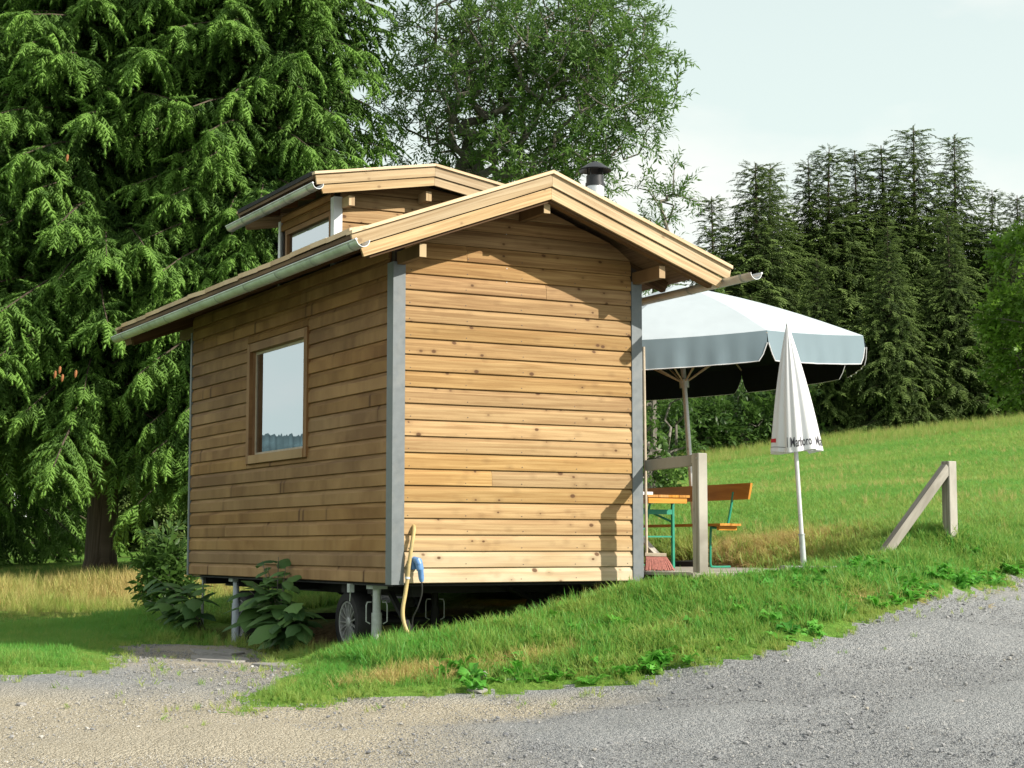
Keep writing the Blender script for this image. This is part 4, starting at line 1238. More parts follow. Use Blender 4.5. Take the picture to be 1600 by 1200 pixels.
MB().beam(wb - LAT * 0.21 + Vector((0.02, 0, 0.026)), wb + LAT * 0.25 + Vector((0.02, 0, 0.026)), 0.40, 0.05, bev=0.006).build('base_slab', M['slab'], wp)

# ------------------------------------------------------------------ foliage pieces
def shoot_geo(p0, d, L, w, rnd, needles=9):
    """one needle-covered spruce shoot: a thin spindle with needles standing off it"""
    d = d / np.linalg.norm(d)
    a = np.cross(d, [0.3, 0.2, 1.0]); a /= np.linalg.norm(a); b = np.cross(d, a)
    V, F = [], []
    ns = 5
    for t, k in ((0.0, 0.55), (0.55, 1.0)):
        for i in range(ns):
            q = 2 * math.pi * i / ns + t * 0.6
            V.append(p0 + d * L * t + (a * math.cos(q) + b * math.sin(q)) * w * 0.5 * k)
    V.append(p0 + d * L)
    for i in range(ns):
        j = (i + 1) % ns
        F += [(i, j, ns + j), (i, ns + j, ns + i), (ns + i, ns + j, 2 * ns)]
    for k in range(needles):
        t = (k + 0.5) / needles
        q = 2.399 * k + rnd.uniform(0, 1)
        rd = a * math.cos(q) + b * math.sin(q)
        c = p0 + d * L * t
        sd_ = np.cross(d, rd) * w * 0.16
        bI = len(V)
        V += [c + sd_, c - sd_, c + rd * w * rnd.uniform(0.85, 1.1) + d * w * 0.7]
        F.append((bI, bI + 1, bI + 2))
    return V, F

def spray_template(name, L, pairs, sl, w, droop, mat, seed, hang=0.35, needles=9):
    rnd = random.Random(seed)
    V, F = [], []
    def put(v, f):
        b = len(V)
        V.extend(v); F.extend([tuple(i + b for i in q) for q in f])
    ax = lambda t: np.array([0.02 * math.sin(4 * t + seed), L * t, -droop * t * t])
    for k in range(4):
        put(*shoot_geo(ax(k / 4), ax((k + 1) / 4) - ax(k / 4), L / 4 * 1.05, w * 0.6, rnd, needles // 2))
    for k in range(pairs):
        t = 0.08 + 0.86 * k / pairs
        for s in (-1, 1):
            an = R(rnd.uniform(38, 62))
            ll = sl * (1.15 - 0.45 * t) * rnd.uniform(0.75, 1.2)
            d = np.array([s * math.sin(an), math.cos(an), -hang * rnd.uniform(0.4, 1.6) - droop * t * 0.6])
            put(*shoot_geo(ax(t), d, ll, w, rnd, needles))
    put(*shoot_geo(ax(1.0), ax(1.0) - ax(0.9), sl * 0.8, w, rnd, needles))
    return template(name, np.array(V), np.array(F), mat, False)

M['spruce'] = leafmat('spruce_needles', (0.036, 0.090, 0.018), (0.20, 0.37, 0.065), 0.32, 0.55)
M['spruce_far'] = leafmat('spruce_far_needles', (0.036, 0.068, 0.020), (0.17, 0.25, 0.06), 0.28, 0.6)
SPR = [spray_template('spray_a', 0.36, 5, 0.135, 0.040, 0.08, M['spruce'], 1, 0.4, 16), spray_template('spray_b', 0.42, 6, 0.125, 0.037, 0.16, M['spruce'], 2, 0.8, 16), spray_template('spray_c', 0.26, 4, 0.14, 0.042, 0.04, M['spruce'], 3, 0.5, 16)]
SPRF = [spray_template('far_spray_a', 0.46, 6, 0.16, 0.034, 0.14, M['spruce_far'], 4, 0.5, 5), spray_template('far_spray_b', 0.55, 6, 0.15, 0.03, 0.25, M['spruce_far'], 5, 0.7, 5)]

def make_spruce(name, base, H, Rmax, label, cat, group, h0, hvis, seed, whorl=0.42, per=6, step2=0.24, step3=0.17, scale=1.0, tmpl=None, trunk_r=0.2, profile=0.75, low_droop=0.5, tmax=1.0):
    rg = np.random.default_rng(seed)
    bx, by, bz = base
    root = empty(name, (bx, by, bz), label, cat, group)
    tk = MB()
    zz = [0, 0.4, 1.5, H * 0.3, H * 0.6, H * 0.85, H]
    rr = [trunk_r * 1.35, trunk_r * 1.08, trunk_r, trunk_r * 0.8, trunk_r * 0.45, trunk_r * 0.18, 0.015]
    tk.tube([(bx + 0.03 * math.sin(z), by + 0.03 * math.cos(z * 0.7), bz - 0.1 + z) for z in zz], rr, 12)
    tk.build('trunk', M['bark'], root, True)
    bm = MB()
    P, D, S, T = [], [], [], []
    h = h0
    while h < H - 0.3:
        frac = h / H
        coarse = 1.0 if h < hvis else 1.9
        L0 = Rmax * (1 - frac) ** profile
        n = per if h < hvis else max(4, per - 1)
        ph0 = rg.random() * 6.28
        for k in range(n):
            L = max(0.25, L0 * rg.uniform(0.72, 1.12))
            ph = ph0 + 6.283 * k / n + rg.normal(0, 0.16)
            out = np.array([math.cos(ph), math.sin(ph), 0.0]); side = np.array([-out[1], out[0], 0])
            dr = low_droop * (1 - frac) + 0.10 + rg.normal(0, 0.06)
            up0 = 0.12 + (0.35 if scale < 1.5 else 0.55) * frac
            hh = h + rg.uniform(-0.15, 0.15)
            sway = rg.normal(0, 0.10)
            def pos(t):
                t = np.asarray(t, float)
                return np.array([bx, by, bz]) + np.multiply.outer(t * L * (1 - 0.08 * t), out) + np.multiply.outer(sway * L * t * t, side) + np.multiply.outer(hh + L * (up0 * t - (dr + up0 * (1 - frac)) * t ** 2 + 0.42 * dr * t ** 3.2), np.array([0, 0, 1.0]))
            ts = np.linspace(0, 1, 6)
            pp = pos(ts)
            if h < hvis or scale > 1.5: bm.tube([tuple(q) for q in pp], [0.028 * (L / 3) ** 0.5 * (1 - 0.85 * t) + 0.003 for t in ts], 4, False)
            t = 0.16 if scale < 1.5 else 0.06
            sgn = 1
            while t < tmax:
                p = pos(np.array([t]))[0]
                dm = pos(np.array([min(1.0, t + 0.02)]))[0] - pos(np.array([t - 0.02]))[0]
                dm /= np.linalg.norm(dm)
                l2 = (0.16 * L * (1 - t) * 1.2 + 0.27 * scale) * rg.uniform(0.6, 1.3)
                sgn = -sgn
                d2 = dm * 0.55 + side * sgn * 0.75 + np.array([0, 0, -0.38 * rg.uniform(0.4, 1.5)])
                d2 /= np.linalg.norm(d2)
                s3 = 0.0
                while s3 < l2:
                    q = p + d2 * s3 + np.array([0, 0, -0.45 * s3 * s3 / max(l2, 0.3)])
                    dd = d2 + np.array([0, 0, -0.6 * s3 / l2 - 0.10]) + rg.normal(0, 0.40, 3)
                    P.append(q); D.append(dd); S.append(scale * coarse * rg.uniform(0.7, 1.12) * (1.0 if scale < 1.5 else min(1.0, 0.26 + L / 2.4)))
                    # paler young growth outside; the crown's shaded interior is also painted darker
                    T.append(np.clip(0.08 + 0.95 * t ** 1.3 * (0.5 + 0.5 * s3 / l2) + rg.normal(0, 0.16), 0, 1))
                    s3 += step3 * coarse * rg.uniform(0.8, 1.2) * scale
                t += step2 * coarse * rg.uniform(0.8, 1.2) * (0.5 if scale < 1.5 else 0.33) * scale / L
            for kk in range(2):
                P.append(pos(np.array([1.0 - 0.04 * kk]))[0]); D.append(dm + rg.normal(0, 0.15, 3)); S.append(scale * coarse * (1.0 if scale < 1.5 else min(1.0, 0.26 + L / 2.4))); T.append(np.clip(rg.normal(0.85, 0.1), 0, 1))
        h += whorl * coarse * rg.uniform(0.8, 1.2) * (1.0 if scale < 1.5 else 0.45 + 0.55 * (1 - frac))
    if bm.v: bm.build('branches', M['bark'], root)
    P, D = np.array(P), np.array(D)
    up = np.tile([0.0, 0, 1], (len(P), 1)) + rg.normal(0, 0.25, (len(P), 3))
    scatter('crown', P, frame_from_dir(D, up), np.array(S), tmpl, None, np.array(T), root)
    return root, len(P)

# ------------------------------------------------------------------ leafy trees and bushes
def leaf_cluster(name, n, ll, lw, spread, mat, seed, length=0.3):
    """a twig end with n leaves"""
    rnd = random.Random(seed)
    V, F = [], []
    for k in range(n):
        t = k / max(1, n - 1)
        c = np.array([0.01 * math.sin(k), length * t, -0.05 * t * t])
        az = 2.4 * k + rnd.uniform(-0.4, 0.4)
        d = np.array([math.cos(az) * spread, 0.75, math.sin(az) * spread * 0.7 - 0.12]); d /= np.linalg.norm(d)
        w = np.cross(d, [rnd.uniform(-0.5, 0.5), rnd.uniform(-0.3, 0.3), 1.0]); w /= np.linalg.norm(w)
        nn = np.cross(w, d)
        l = ll * rnd.uniform(0.7, 1.2); ww = lw * rnd.uniform(0.8, 1.2) / 2
        b = len(V)
        V += [c, c + d * l * 0.45 + w * ww + nn * ww * 0.35, c + d * l * 0.5, c + d * l * 0.45 - w * ww + nn * ww * 0.35, c + d * l - nn * l * 0.12]
        F += [(b, b + 1, b + 2), (b, b + 2, b + 3), (b + 1, b + 4, b + 2), (b + 2, b + 4, b + 3)]
    b = len(V)
    V += [np.array([0.004, 0, 0]), np.array([-0.004, 0, 0]), np.array([0, length, -0.05])]
    F.append((b, b + 1, b + 2))
    return template(name, np.array(V), np.array(F), mat)

M['willow'] = leafmat('narrow_leaves', (0.042, 0.105, 0.022), (0.16, 0.275, 0.06), 0.4, 0.45)
M['bushleaf'] = leafmat('bush_leaves', (0.030, 0.070, 0.016), (0.115, 0.215, 0.045), 0.35, 0.45)
M['beech'] = leafmat('bright_leaves', (0.07, 0.15, 0.02), (0.19, 0.33, 0.045), 0.4, 0.45)
WIL = [leaf_cluster('willow_a', 11, 0.125, 0.034, 0.75, M['willow'], 1, 0.34), leaf_cluster('willow_b', 9, 0.11, 0.03, 0.9, M['willow'], 2, 0.26)]
BSH = [leaf_cluster('bush_a', 10, 0.12, 0.055, 0.8, M['bushleaf'], 3, 0.28), leaf_cluster('bush_b', 9, 0.10, 0.05, 0.9, M['bushleaf'], 4, 0.22)]
BEE = [leaf_cluster('beech_a', 11, 0.11, 0.07, 0.9, M['beech'], 5, 0.34), leaf_cluster('beech_b', 10, 0.10, 0.06, 0.9, M['beech'], 6, 0.3)]

def grow(root_pts, targets, seg=0.35, wander=0.05, rg=None):
    """joins targets (sorted by distance) to the nearest node of the growing skeleton -> nodes, parent indices"""
    nodes = [np.array(p, float) for p in root_pts]
    par = [-1] + list(range(len(root_pts) - 1))
    start = max(0, len(root_pts) - 3)
    order = np.argsort([np.linalg.norm(t - nodes[-1]) for t in targets])
    tips = []
    for oi in order:
        tpt = targets[oi]
        arr = np.array(nodes[start:])
        dv = tpt - arr
        dist = np.linalg.norm(dv, axis=1) + 0.35 * np.maximum(0, arr[:, 2] - tpt[2])
        k = int(np.argmin(dist)) + start
        p = nodes[k]
        d = np.linalg.norm(tpt - p)
        m = max(1, int(d / seg))
        prev = k
        for i in range(1, m + 1):
            q = p + (tpt - p) * i / m + (rg.normal(0, wander, 3) if i < m else 0)
            q = q + np.array([0, 0, 0.10 * d * math.sin(math.pi * i / m) * 0.5])
            nodes.append(q); par.append(prev); prev = len(nodes) - 1
        tips.append(prev)
    return np.array(nodes), np.array(par), tips

def leafy(name, label, cat, group, trunk, centers, n_t, tmpl, seed, r_tip=0.008, leaf_per=7, lscale=1.0, bark='bark_grey', spread=0.35, tint=(0.45, 0.25), rmax=0.2, seg=0.35, shell=0.0, parts=('trunk', 'crown')):
    """trunk: list of points; centers: (x,y,z,rx,ry,rz,weight) ellipsoids the crown fills"""
    rg = np.random.default_rng(seed)
    root = empty(name, trunk[0], label, cat, group)
    W = np.array([c[6] for c in centers], float); W /= W.sum()
    T = []
    for ci in rg.choice(len(centers), n_t, p=W):
        c = centers[ci]
        v = rg.normal(0, 1, 3); v /= np.linalg.norm(v)
        r = (shell + (1 - shell) * rg.random()) ** (1 / 2.2)
        T.append(np.array(c[:3]) + v * r * np.array(c[3:6]))
    nodes, par, tips = grow(trunk, T, seg, 0.05, rg)
    cnt = np.zeros(len(nodes)); cnt[tips] = 1
    for i in range(len(nodes) - 1, 0, -1):
        if par[i] >= 0: cnt[par[i]] += cnt[i]
    rad = np.minimum(r_tip * np.maximum(cnt, 1) ** 0.5, rmax)
    mb = MB()
    kids = {}
    for i, p in enumerate(par): kids.setdefault(p, []).append(i)
    done = set()
    stack = [0]
    # follow chains so that each limb is one tube
    while stack:
        s = stack.pop()
        chain = [par[s], s] if par[s] >= 0 else [s]
        cur = s
        while cur in kids:
            ks = sorted(kids[cur], key=lambda i: -cnt[i])
            for o in ks[1:]: stack.append(o)
            cur = ks[0]; chain.append(cur)
        if len(chain) > 1:
            rr = [rad[i] for i in chain]; rr[0] = min(rr[0], rr[1] * 1.3)
            mb.tube([tuple(nodes[i]) for i in chain], rr, 6 if rr[0] > 0.03 else 4, False)
    mb.build(parts[0], M[bark], root, True)
    P, D, S, TT = [], [], [], []
    thin = [i for i in range(len(nodes)) if cnt[i] <= 4 and par[i] >= 0]
    zmid = np.mean([t[2] for t in T])
    for i in thin:
        d0 = nodes[i] - nodes[par[i]]
        for k in range(leaf_per if cnt[i] <= 1 else max(1, leaf_per // 2)):
            P.append(nodes[i] - d0 * rg.random() + rg.normal(0, 0.05, 3))
            D.append(nrm(d0) * 0.8 + rg.normal(0, spread * 1.6, 3))
            S.append(lscale * rg.uniform(0.7, 1.25))
            TT.append(np.clip(rg.normal(*tint), 0, 1))
    P, D = np.array(P), np.array(D)
    up = np.tile([0.0, 0, 1], (len(P), 1)) + rg.normal(0, 0.4, (len(P), 3))
    scatter(parts[1], P, frame_from_dir(D, up), np.array(S), tmpl, None, np.array(TT), root)
    return root, len(P)

LATn = np.array([0.8807, -0.4737]); FWDn = np.array([0.4737, 0.8807])
def at(lat, d):
    """ground position: metres to the side of and in front of the viewpoint"""
    p = CAM[:2] + LATn * lat + FWDn * d
    return float(p[0]), float(p[1])

NI = {}
# the tall spruces behind the house
x, y = at(-7.46, 31.0)
_, NI['s1'] = make_spruce('spruce_tree', (x, y, gz(x, y)), 24, 4.9, 'tall spruce with bare lower trunk and drooping branches, left of the house', 'tree', 'tall spruces behind the house', 3.0, 12.0, 11, whorl=0.35, per=9, trunk_r=0.27, tmpl=SPR, low_droop=0.50, scale=1.12)
x, y = at(-4.5, 30.0)
_, NI['s2'] = make_spruce('spruce_tree', (x, y, gz(x, y)), 23, 3.5, 'tall spruce rising directly behind the dormer, its branches beside the leafy tree', 'tree', 'tall spruces behind the house', 2.4, 11.0, 12, whorl=0.36, per=8, trunk_r=0.22, tmpl=SPR, low_droop=0.6)
x, y = at(-12.4, 37)
_, NI['s3'] = make_spruce('spruce_tree', (x, y, gz(x, y)), 23, 4.6, 'tall spruce at the photo edge, farther back than the other two', 'tree', 'tall spruces behind the house', 1.2, 12.0, 13, whorl=0.5, per=7, step2=0.3, step3=0.22, scale=1.25, trunk_r=0.26, tmpl=SPR, low_droop=0.6)

# leafy tree behind the dormer
x, y = at(-1.9, 31.0)
z = gz(x, y)
x2, y2 = at(-1.35, 31.0); x3, y3 = at(-0.9, 31.2)
cx, cy = at(0.3, 31.0); c2x, c2y = at(1.55, 30.5); c3x, c3y = at(-0.9, 31.5)
_, NI['w1'] = leafy('leafy_tree', 'broad leafy tree with narrow leaves rising behind the dormer and stove pipe', 'tree', None,
    [(x, y, z - 0.1), (x + 0.05, y, z + 2.0), (x2, y2, z + 4.2), (x2 + 0.1, y2, 6.2), (x3, y3, 7.4)],
    [(cx, cy, 9.3, 2.3, 2.6, 2.6, 1.0), (c2x, c2y, 8.9, 1.5, 1.5, 1.9, 0.55), (c3x, c3y, 9.0, 1.8, 2.0, 2.4, 0.6), (cx, cy, 7.2, 1.7, 1.9, 0.8, 0.25)], 1650, WIL, 21, leaf_per=8, lscale=1.05, tint=(0.4, 0.28), rmax=0.15, r_tip=0.005)
x, y = at(2.75, 33.0); z = gz(x, y)
xa, ya = at(2.9, 33.0); xb, yb = at(2.55, 33.0); xc, yc = at(3.3, 33.0)
_, NI['w2'] = leafy('young_tree', 'thin young tree with sparse leaves showing above the roof beside the stove pipe', 'tree', None,
    [(x, y, z - 0.1), (x, y, z + 2.2), (x + 0.05, y, z + 4.0), (x + 0.1, y, z + 5.0)],
    [(xb, yb, 6.6, 0.8, 0.9, 1.1, 1.0), (xc, yc, 7.3, 0.5, 0.6, 0.7, 0.35), (xa, ya, 5.4, 1.3, 1.2, 0.9, 1.0)], 110, WIL, 22, leaf_per=6, lscale=1.0, tint=(0.3, 0.2), rmax=0.06)

# forest edge behind the meadow: three builds, each copied
def copy_tree(src, loc, rz, sc, label, group):
    r = src.copy(); COL.objects.link(r)
    r.location = loc; r.rotation_euler = (0, 0, rz); r.scale = sc
    r['label'] = label; r['group'] = group
    for c in src.children:
        k = c.copy(); COL.objects.link(k); k.parent = r
    return r
FG = 'spruces of the forest edge behind the meadow'
protos = []
for i, (H, Rm, prof) in enumerate(((19, 3.7, 1.1), (18, 3.3, 1.0), (20, 4.3, 1.25))):
    r_, n_ = make_spruce('forest_spruce', (0, 0, 0), H, Rm, '-', 'tree', FG, 0.8, 99, 31 + i, whorl=0.75, per=7, step2=0.36, step3=0.22, scale=2.0, tmpl=SPRF, trunk_r=0.2, profile=prof, low_droop=0.42)
    protos.append((r_, H)); NI['f%d' % i] = n_
# (pixel-free) tops: sideways metres, distance, height of the tip
TOPS = [(7.0, 76, 12.3, 'low dark spruce showing just above the house eave'), (9.3, 78, 16.6, 'dark forest spruce standing nearest to the stove pipe'),
        (11.5, 79, 18.4, 'dark forest spruce, second tip from the stove pipe'), (12.6, 82, 19.0, 'dark forest spruce, third tip from the stove pipe'),
        (14.7, 83, 19.5, 'dark forest spruce above the parasol canopy, fourth tip from the stove pipe'), (15.7, 83, 20.1, 'dark pointed spruce above the parasol rim, fifth tip from the stove pipe'),
        (17.2, 84, 20.2, 'dark spruce over the closed parasol, sixth tip from the stove pipe'), (18.7, 84.5, 20.6, 'dark spruce just beside the highest tip'),
        (20.4, 85, 21.7, 'highest spruce of the whole forest edge'), (22.6, 85.5, 21.4, 'second highest forest spruce, standing free towards the photo edge'),
        (24.6, 86, 18.6, 'shorter forest spruce beside the second highest tip'), (25.3, 84, 17.9, 'forest spruce at the photo edge above the bright leafy tree'),
        (13.4, 74, 13.0, 'small front spruce directly behind the parasol valance'), (16.3, 73, 14.2, 'front spruce standing over the slanting fence brace'),
        (19.2, 74, 15.0, 'front spruce below the highest tip'), (22.0, 74, 14.3, 'front spruce beside the bright leafy tree'),
        (10.2, 72, 11.0, 'small front spruce seen beneath the parasol')]
for i, (lat, d, top, lab) in enumerate(TOPS):
    src, H = protos[(i * 2 + i // 3) % 3]
    x, y = at(lat, d); b = gz(x, y) - 0.3
    s = (top - b) / H
    wdt = s * random.uniform(1.45, 1.9)
    if i < 3 and False: pass
    copy_tree(src, (x, y, b), random.uniform(0, 6.28), (wdt, wdt, s), lab, FG)
# farther trees that close the wood
for i in range(-5, 24):
    lat = 3.0 + i * 1.2 + random.uniform(-0.5, 0.5); d = random.uniform(93, 104)
    src, H = protos[i % 3]
    x, y = at(lat * 1.12, d); b = gz(x, y) - 0.3
    top = 11.5 + min(8.0, max(0, lat - 3) * 0.62) + random.uniform(-1.5, 1.0)
    s = (top - b) / H
    copy_tree(src, (x, y, b), random.uniform(0, 6.28), (s * 2.1, s * 2.1, s), 'dim spruce deep in the wood behind the first row of the forest edge', 'spruces deep in the wood')
for lat, d, top, lab in ((-9.6, 47, 9.0, 'dim spruce glimpsed low between the trunk and the photo edge'), (-7.0, 49, 9.5, 'dim spruce glimpsed straight behind the big bare trunk'), (-12.5, 52, 10.0, 'dim spruce glimpsed at the photo edge below the tall spruces')):
    src, H = protos[1]
    x, y = at(lat, d); b = gz(x, y) - 0.3; s = (top - b) / H
    copy_tree(src, (x, y, b), lat, (s * 1.9, s * 1.9, s), lab, 'spruces glimpsed behind the tall ones')
for r_, H in protos:
    for c in list(r_.children): bpy.data.objects.remove(c)
    bpy.data.objects.remove(r_)

# bushes and leafy trees along the foot of the forest
def bush(lat, d, w, h, label, seed, tm, n=160, ls=1.0, tint=(0.45, 0.25), name='bush', group='bushes along the foot of the forest', cat='bush', z0=None, trunk_h=0.25):
    x, y = at(lat, d); z = gz(x, y) if z0 is None else z0
    return leafy(name, label, cat, group, [(x, y, z - 0.1), (x, y, z + h * trunk_h * 0.6), (x + 0.03, y, z + h * trunk_h)],
                 [(x, y, z + h * 0.55, w, w * 0.9, h * 0.48, 1.0), (x + w * 0.3, y, z + h * 0.4, w * 0.8, w * 0.8, h * 0.35, 0.6), (x - w * 0.35, y, z + h * 0.38, w * 0.75, w * 0.7, h * 0.35, 0.6)], n, tm, seed, leaf_per=6, lscale=ls, tint=tint, rmax=0.12, seg=0.5, shell=0.35)
for i, (lat, d, w, h, lab) in enumerate(((7.4, 66, 1.6, 2.4, 'dim rounded bush beside the parasol pole at the forest foot'), (9.2, 67, 1.7, 2.8, 'dim leafy bush between parasol pole and closed parasol'),
        (10.9, 68, 1.2, 3.9, 'upright paler bush immediately behind the closed parasol'), )):
    bush(lat, d, w, h, lab, 40 + i, BSH, 130, 2.3, (0.3, 0.22))
bush(19.6, 64, 1.7, 7.4, 'bright green leafy tree at the photo edge before the dark forest', 51, BEE, 260, 2.1, (0.55, 0.25), 'bright_tree', 'leafy trees before the forest', 'tree', None, 0.2)
bush(21.0, 63, 1.6, 9.2, 'tallest bright green leafy tree at the photo edge', 52, BEE, 260, 2.1, (0.6, 0.25), 'bright_tree', 'leafy trees before the forest', 'tree', None, 0.2)
bush(2.15, 27.0, 0.75, 3.2, 'green bush growing beside the house corner above the handrail', 53, BSH, 150, 1.0, (0.6, 0.25), 'bush', 'bushes around the house')
bush(-4.72, 23.4, 0.20, 1.1, 'leafy bush at the far corner of the side wall beside the spruce trunk', 54, BSH, 90, 1.15, (0.5, 0.25), 'bush', 'bushes around the house')

# ------------------------------------------------------------------ shrub under the house, big drooping leaves
def big_leaf_mesh(name, L, W, mat, seed, lobes=0.0):
    rnd = random.Random(seed)
    n = 8
    vs, fs, uv = [], [], []
    for i in range(n + 1):
        t = i / n
        w = W / 2 * math.sin(math.pi * min(1, t ** 0.75 * 0.98 + 0.02)) ** 0.8 * (1 + lobes * math.sin(i * 2.4))
        z = -0.55 * L * t * t * 0.8
        y = L * t * (1 - 0.2 * t)
        vs += [(-w, y, z - w * 0.30 + 0.004 * rnd.uniform(-1, 1)), (0, y, z), (w, y, z - w * 0.30 + 0.004 * rnd.uniform(-1, 1))]
    for i in range(n):
        for j in range(2):
            a = 3 * i + j
            fs.append((a, a + 1, a + 4, a + 3))
    return MB().add(vs, fs, (0, 1, 0)).mesh(name, mat, True)
def bigleaf_mat():
    t = NT('shrub_leaf')
    oi = t.n.new('ShaderNodeObjectInfo')
    uv = t.n.new('ShaderNodeUVMap').outputs[0]
    col = t.mix(oi.outputs['Random'], (0.05, 0.12, 0.045), (0.16, 0.30, 0.085))
    sx = t.n.new('ShaderNodeSeparateXYZ'); t.l.new(uv, sx.inputs[0])
    vein = t.rng(t.math('ABSOLUTE', sx.outputs[1]), 0.0, 0.005, 0.6, 0.0)
    rib = t.rng(t.math('SINE', t.math('ADD', t.math('MULTIPLY', sx.outputs[0], 220.0), t.math('MULTIPLY', t.math('ABSOLUTE', sx.outputs[1]), -140.0))), 0.6, 1.0, 0.0, 0.25)
    col = t.mix(t.math('ADD', vein, rib), col, (0.13, 0.20, 0.08))
    t.base(col); t.rough(0.6); t.spec(0.25)
    tr = t.n.new('ShaderNodeBsdfTranslucent'); t.l.new(t.mix(0.5, col, (0.14, 0.27, 0.04, 1)), tr.inputs['Color'])
    mx = t.n.new('ShaderNodeMixShader'); mx.inputs[0].default_value = 0.3
    t.l.new(t.b.outputs[0], mx.inputs[1]); t.l.new(tr.outputs[0], mx.inputs[2]); t.l.new(mx.outputs[0], t.out.inputs['Surface'])
    return t.m
M['bigleaf'] = bigleaf_mat()
LEAVES = [big_leaf_mesh('leaf', 0.27, 0.115, M['bigleaf'], 1), big_leaf_mesh('leaf', 0.25, 0.13, M['bigleaf'], 2, 0.12), big_leaf_mesh('leaf', 0.22, 0.09, M['bigleaf'], 3)]
def shrub(label, base, stems, seed, per=7, sc=1.0, group='shrubs growing from under the house'):
    rg = random.Random(seed)
    root = empty('shrub', base, label, 'shrub', group)
    for tipp in stems:
        tipp = Vector(tipp)
        b = Vector(base) + Vector((rg.uniform(-0.06, 0.06), rg.uniform(-0.12, 0.12), -0.03))
        mid = b.lerp(tipp, 0.5) + Vector((0, 0, 0.10))
        path = smooth_path([b, mid, tipp], 5)
        MB().tube(path, [0.010 * (1 - 0.7 * i / (len(path) - 1)) for i in range(len(path))], 5).build('stem', M['bark_grey'], root, True)
        for k in range(per):
            t = 0.35 + 0.65 * (k + 0.5) / per
            p = path[min(len(path) - 1, int(t * (len(path) - 1)))]
            az = rg.uniform(0, 6.28)
            d = Vector((math.cos(az), math.sin(az), rg.uniform(-0.35, 0.35)))
            d = (d + (tipp - b).normalized() * 0.4 + Vector((-0.35, -0.25, 0))).normalized()
            o = link(bpy.data.objects.new('leaf', rg.choice(LEAVES)))
            X = d.cross(Vector((rg.uniform(-0.4, 0.4), rg.uniform(-0.4, 0.4), 1))).normalized(); Z = X.cross(d)
            mt = Matrix((X, d, Z)).transposed().to_4x4()
            mt = Matrix.Translation(p) @ mt @ Matrix.Scale(sc * rg.uniform(0.75, 1.25), 4)
            o.parent = root; o.matrix_parent_inverse = Matrix.Translation(-Vector(base))
            o.matrix_basis = mt
    return root
g = gz(0.15, 2.6)
shrub('dark green big-leaved shrub spilling out between the two visible wheels', (0.05, 2.35, g), [(-0.18, 3.05, -0.12), (-0.22, 2.8, -0.22), (-0.20, 2.45, -0.10), (-0.25, 2.1, -0.18), (-0.15, 1.85, -0.28), (-0.10, 2.55, -0.35), (-0.2, 2.2, -0.42), (-0.28, 2.65, -0.05), (-0.3, 2.9, -0.35), (-0.3, 1.9, -0.4), (-0.25, 1.7, -0.2), (-0.2, 1.6, -0.38)], 5, 9, 1.4)
shrub('big-leaved shrub growing from beneath the far end of the side wall', (0.05, 5.1, gz(0.05, 5.1)), [(-0.2, 5.9, -0.16), (-0.28, 5.5, -0.10), (-0.25, 5.1, -0.12), (-0.22, 4.75, -0.2), (-0.15, 5.6, -0.4), (-0.3, 6.2, -0.3), (-0.35, 5.3, -0.3), (-0.35, 5.8, -0.02)], 6, 9, 1.3)
shrub('light green feathery shoot standing up before the lower side boards', (-0.12, 2.25, gz(-0.12, 2.25)), [(-0.14, 2.35, 0.22), (-0.18, 2.05, 0.12), (-0.16, 2.75, 0.18), (-0.15, 2.2, 0.0), (-0.2, 2.5, 0.12), (-0.2, 1.95, 0.03)], 8, 8, 0.85)

# ------------------------------------------------------------------ grass, weeds, gravel
M['grass'] = leafmat('grass_blade', (0.075, 0.335, 0.045), (0.44, 0.475, 0.13), 0.46, 0.5)
M['straw'] = leafmat('dry_grass_blade', (0.17, 0.32, 0.04), (0.60, 0.47, 0.20), 0.4, 0.6)
M['weed'] = leafmat('weed_leaf', (0.065, 0.27, 0.035), (0.15, 0.43, 0.055), 0.35, 0.45)
def tuft(name, n, mat, seed, lean=0.5, w=0.045, spread=0.25):
    rnd = random.Random(seed)
    V, F = [], []
    for k in range(n):
        a = rnd.uniform(0, 6.28); r0 = rnd.uniform(0, spread)
        c = np.array([r0 * math.cos(a), r0 * math.sin(a), 0])
        b = rnd.uniform(0, 6.28); d = np.array([math.cos(b), math.sin(b), 0]); s = np.array([-d[1], d[0], 0]) * w * rnd.uniform(0.6, 1.2) * 0.5
        h = rnd.uniform(0.55, 1.05); le = lean * rnd.uniform(0.3, 1.4)
        p = lambda t: c + d * le * t * t * h + np.array([0, 0, h * t * (1 - 0.25 * le * t)])
        i = len(V)
        V += [p(0) - s, p(0) + s, p(0.45) - s * 0.85, p(0.45) + s * 0.85, p(0.8) - s * 0.5, p(0.8) + s * 0.5, p(1.0)]
        F += [(i, i + 1, i + 3), (i, i + 3, i + 2), (i + 2, i + 3, i + 5), (i + 2, i + 5, i + 4), (i + 4, i + 5, i + 6)]
    return template(name, np.array(V), np.array(F), mat)
GT = [tuft('tuft_a', 14, M['grass'], 1, 0.5, 0.05, 0.4), tuft('tuft_b', 12, M['grass'], 2, 0.8, 0.06, 0.4), tuft('tuft_c', 10, M['grass'], 3, 0.3, 0.05, 0.3)]
ST = [tuft('straw_a', 14, M['straw'], 4, 0.7, 0.03, 0.3), tuft('straw_b', 12, M['straw'], 5, 0.45, 0.025, 0.25)]
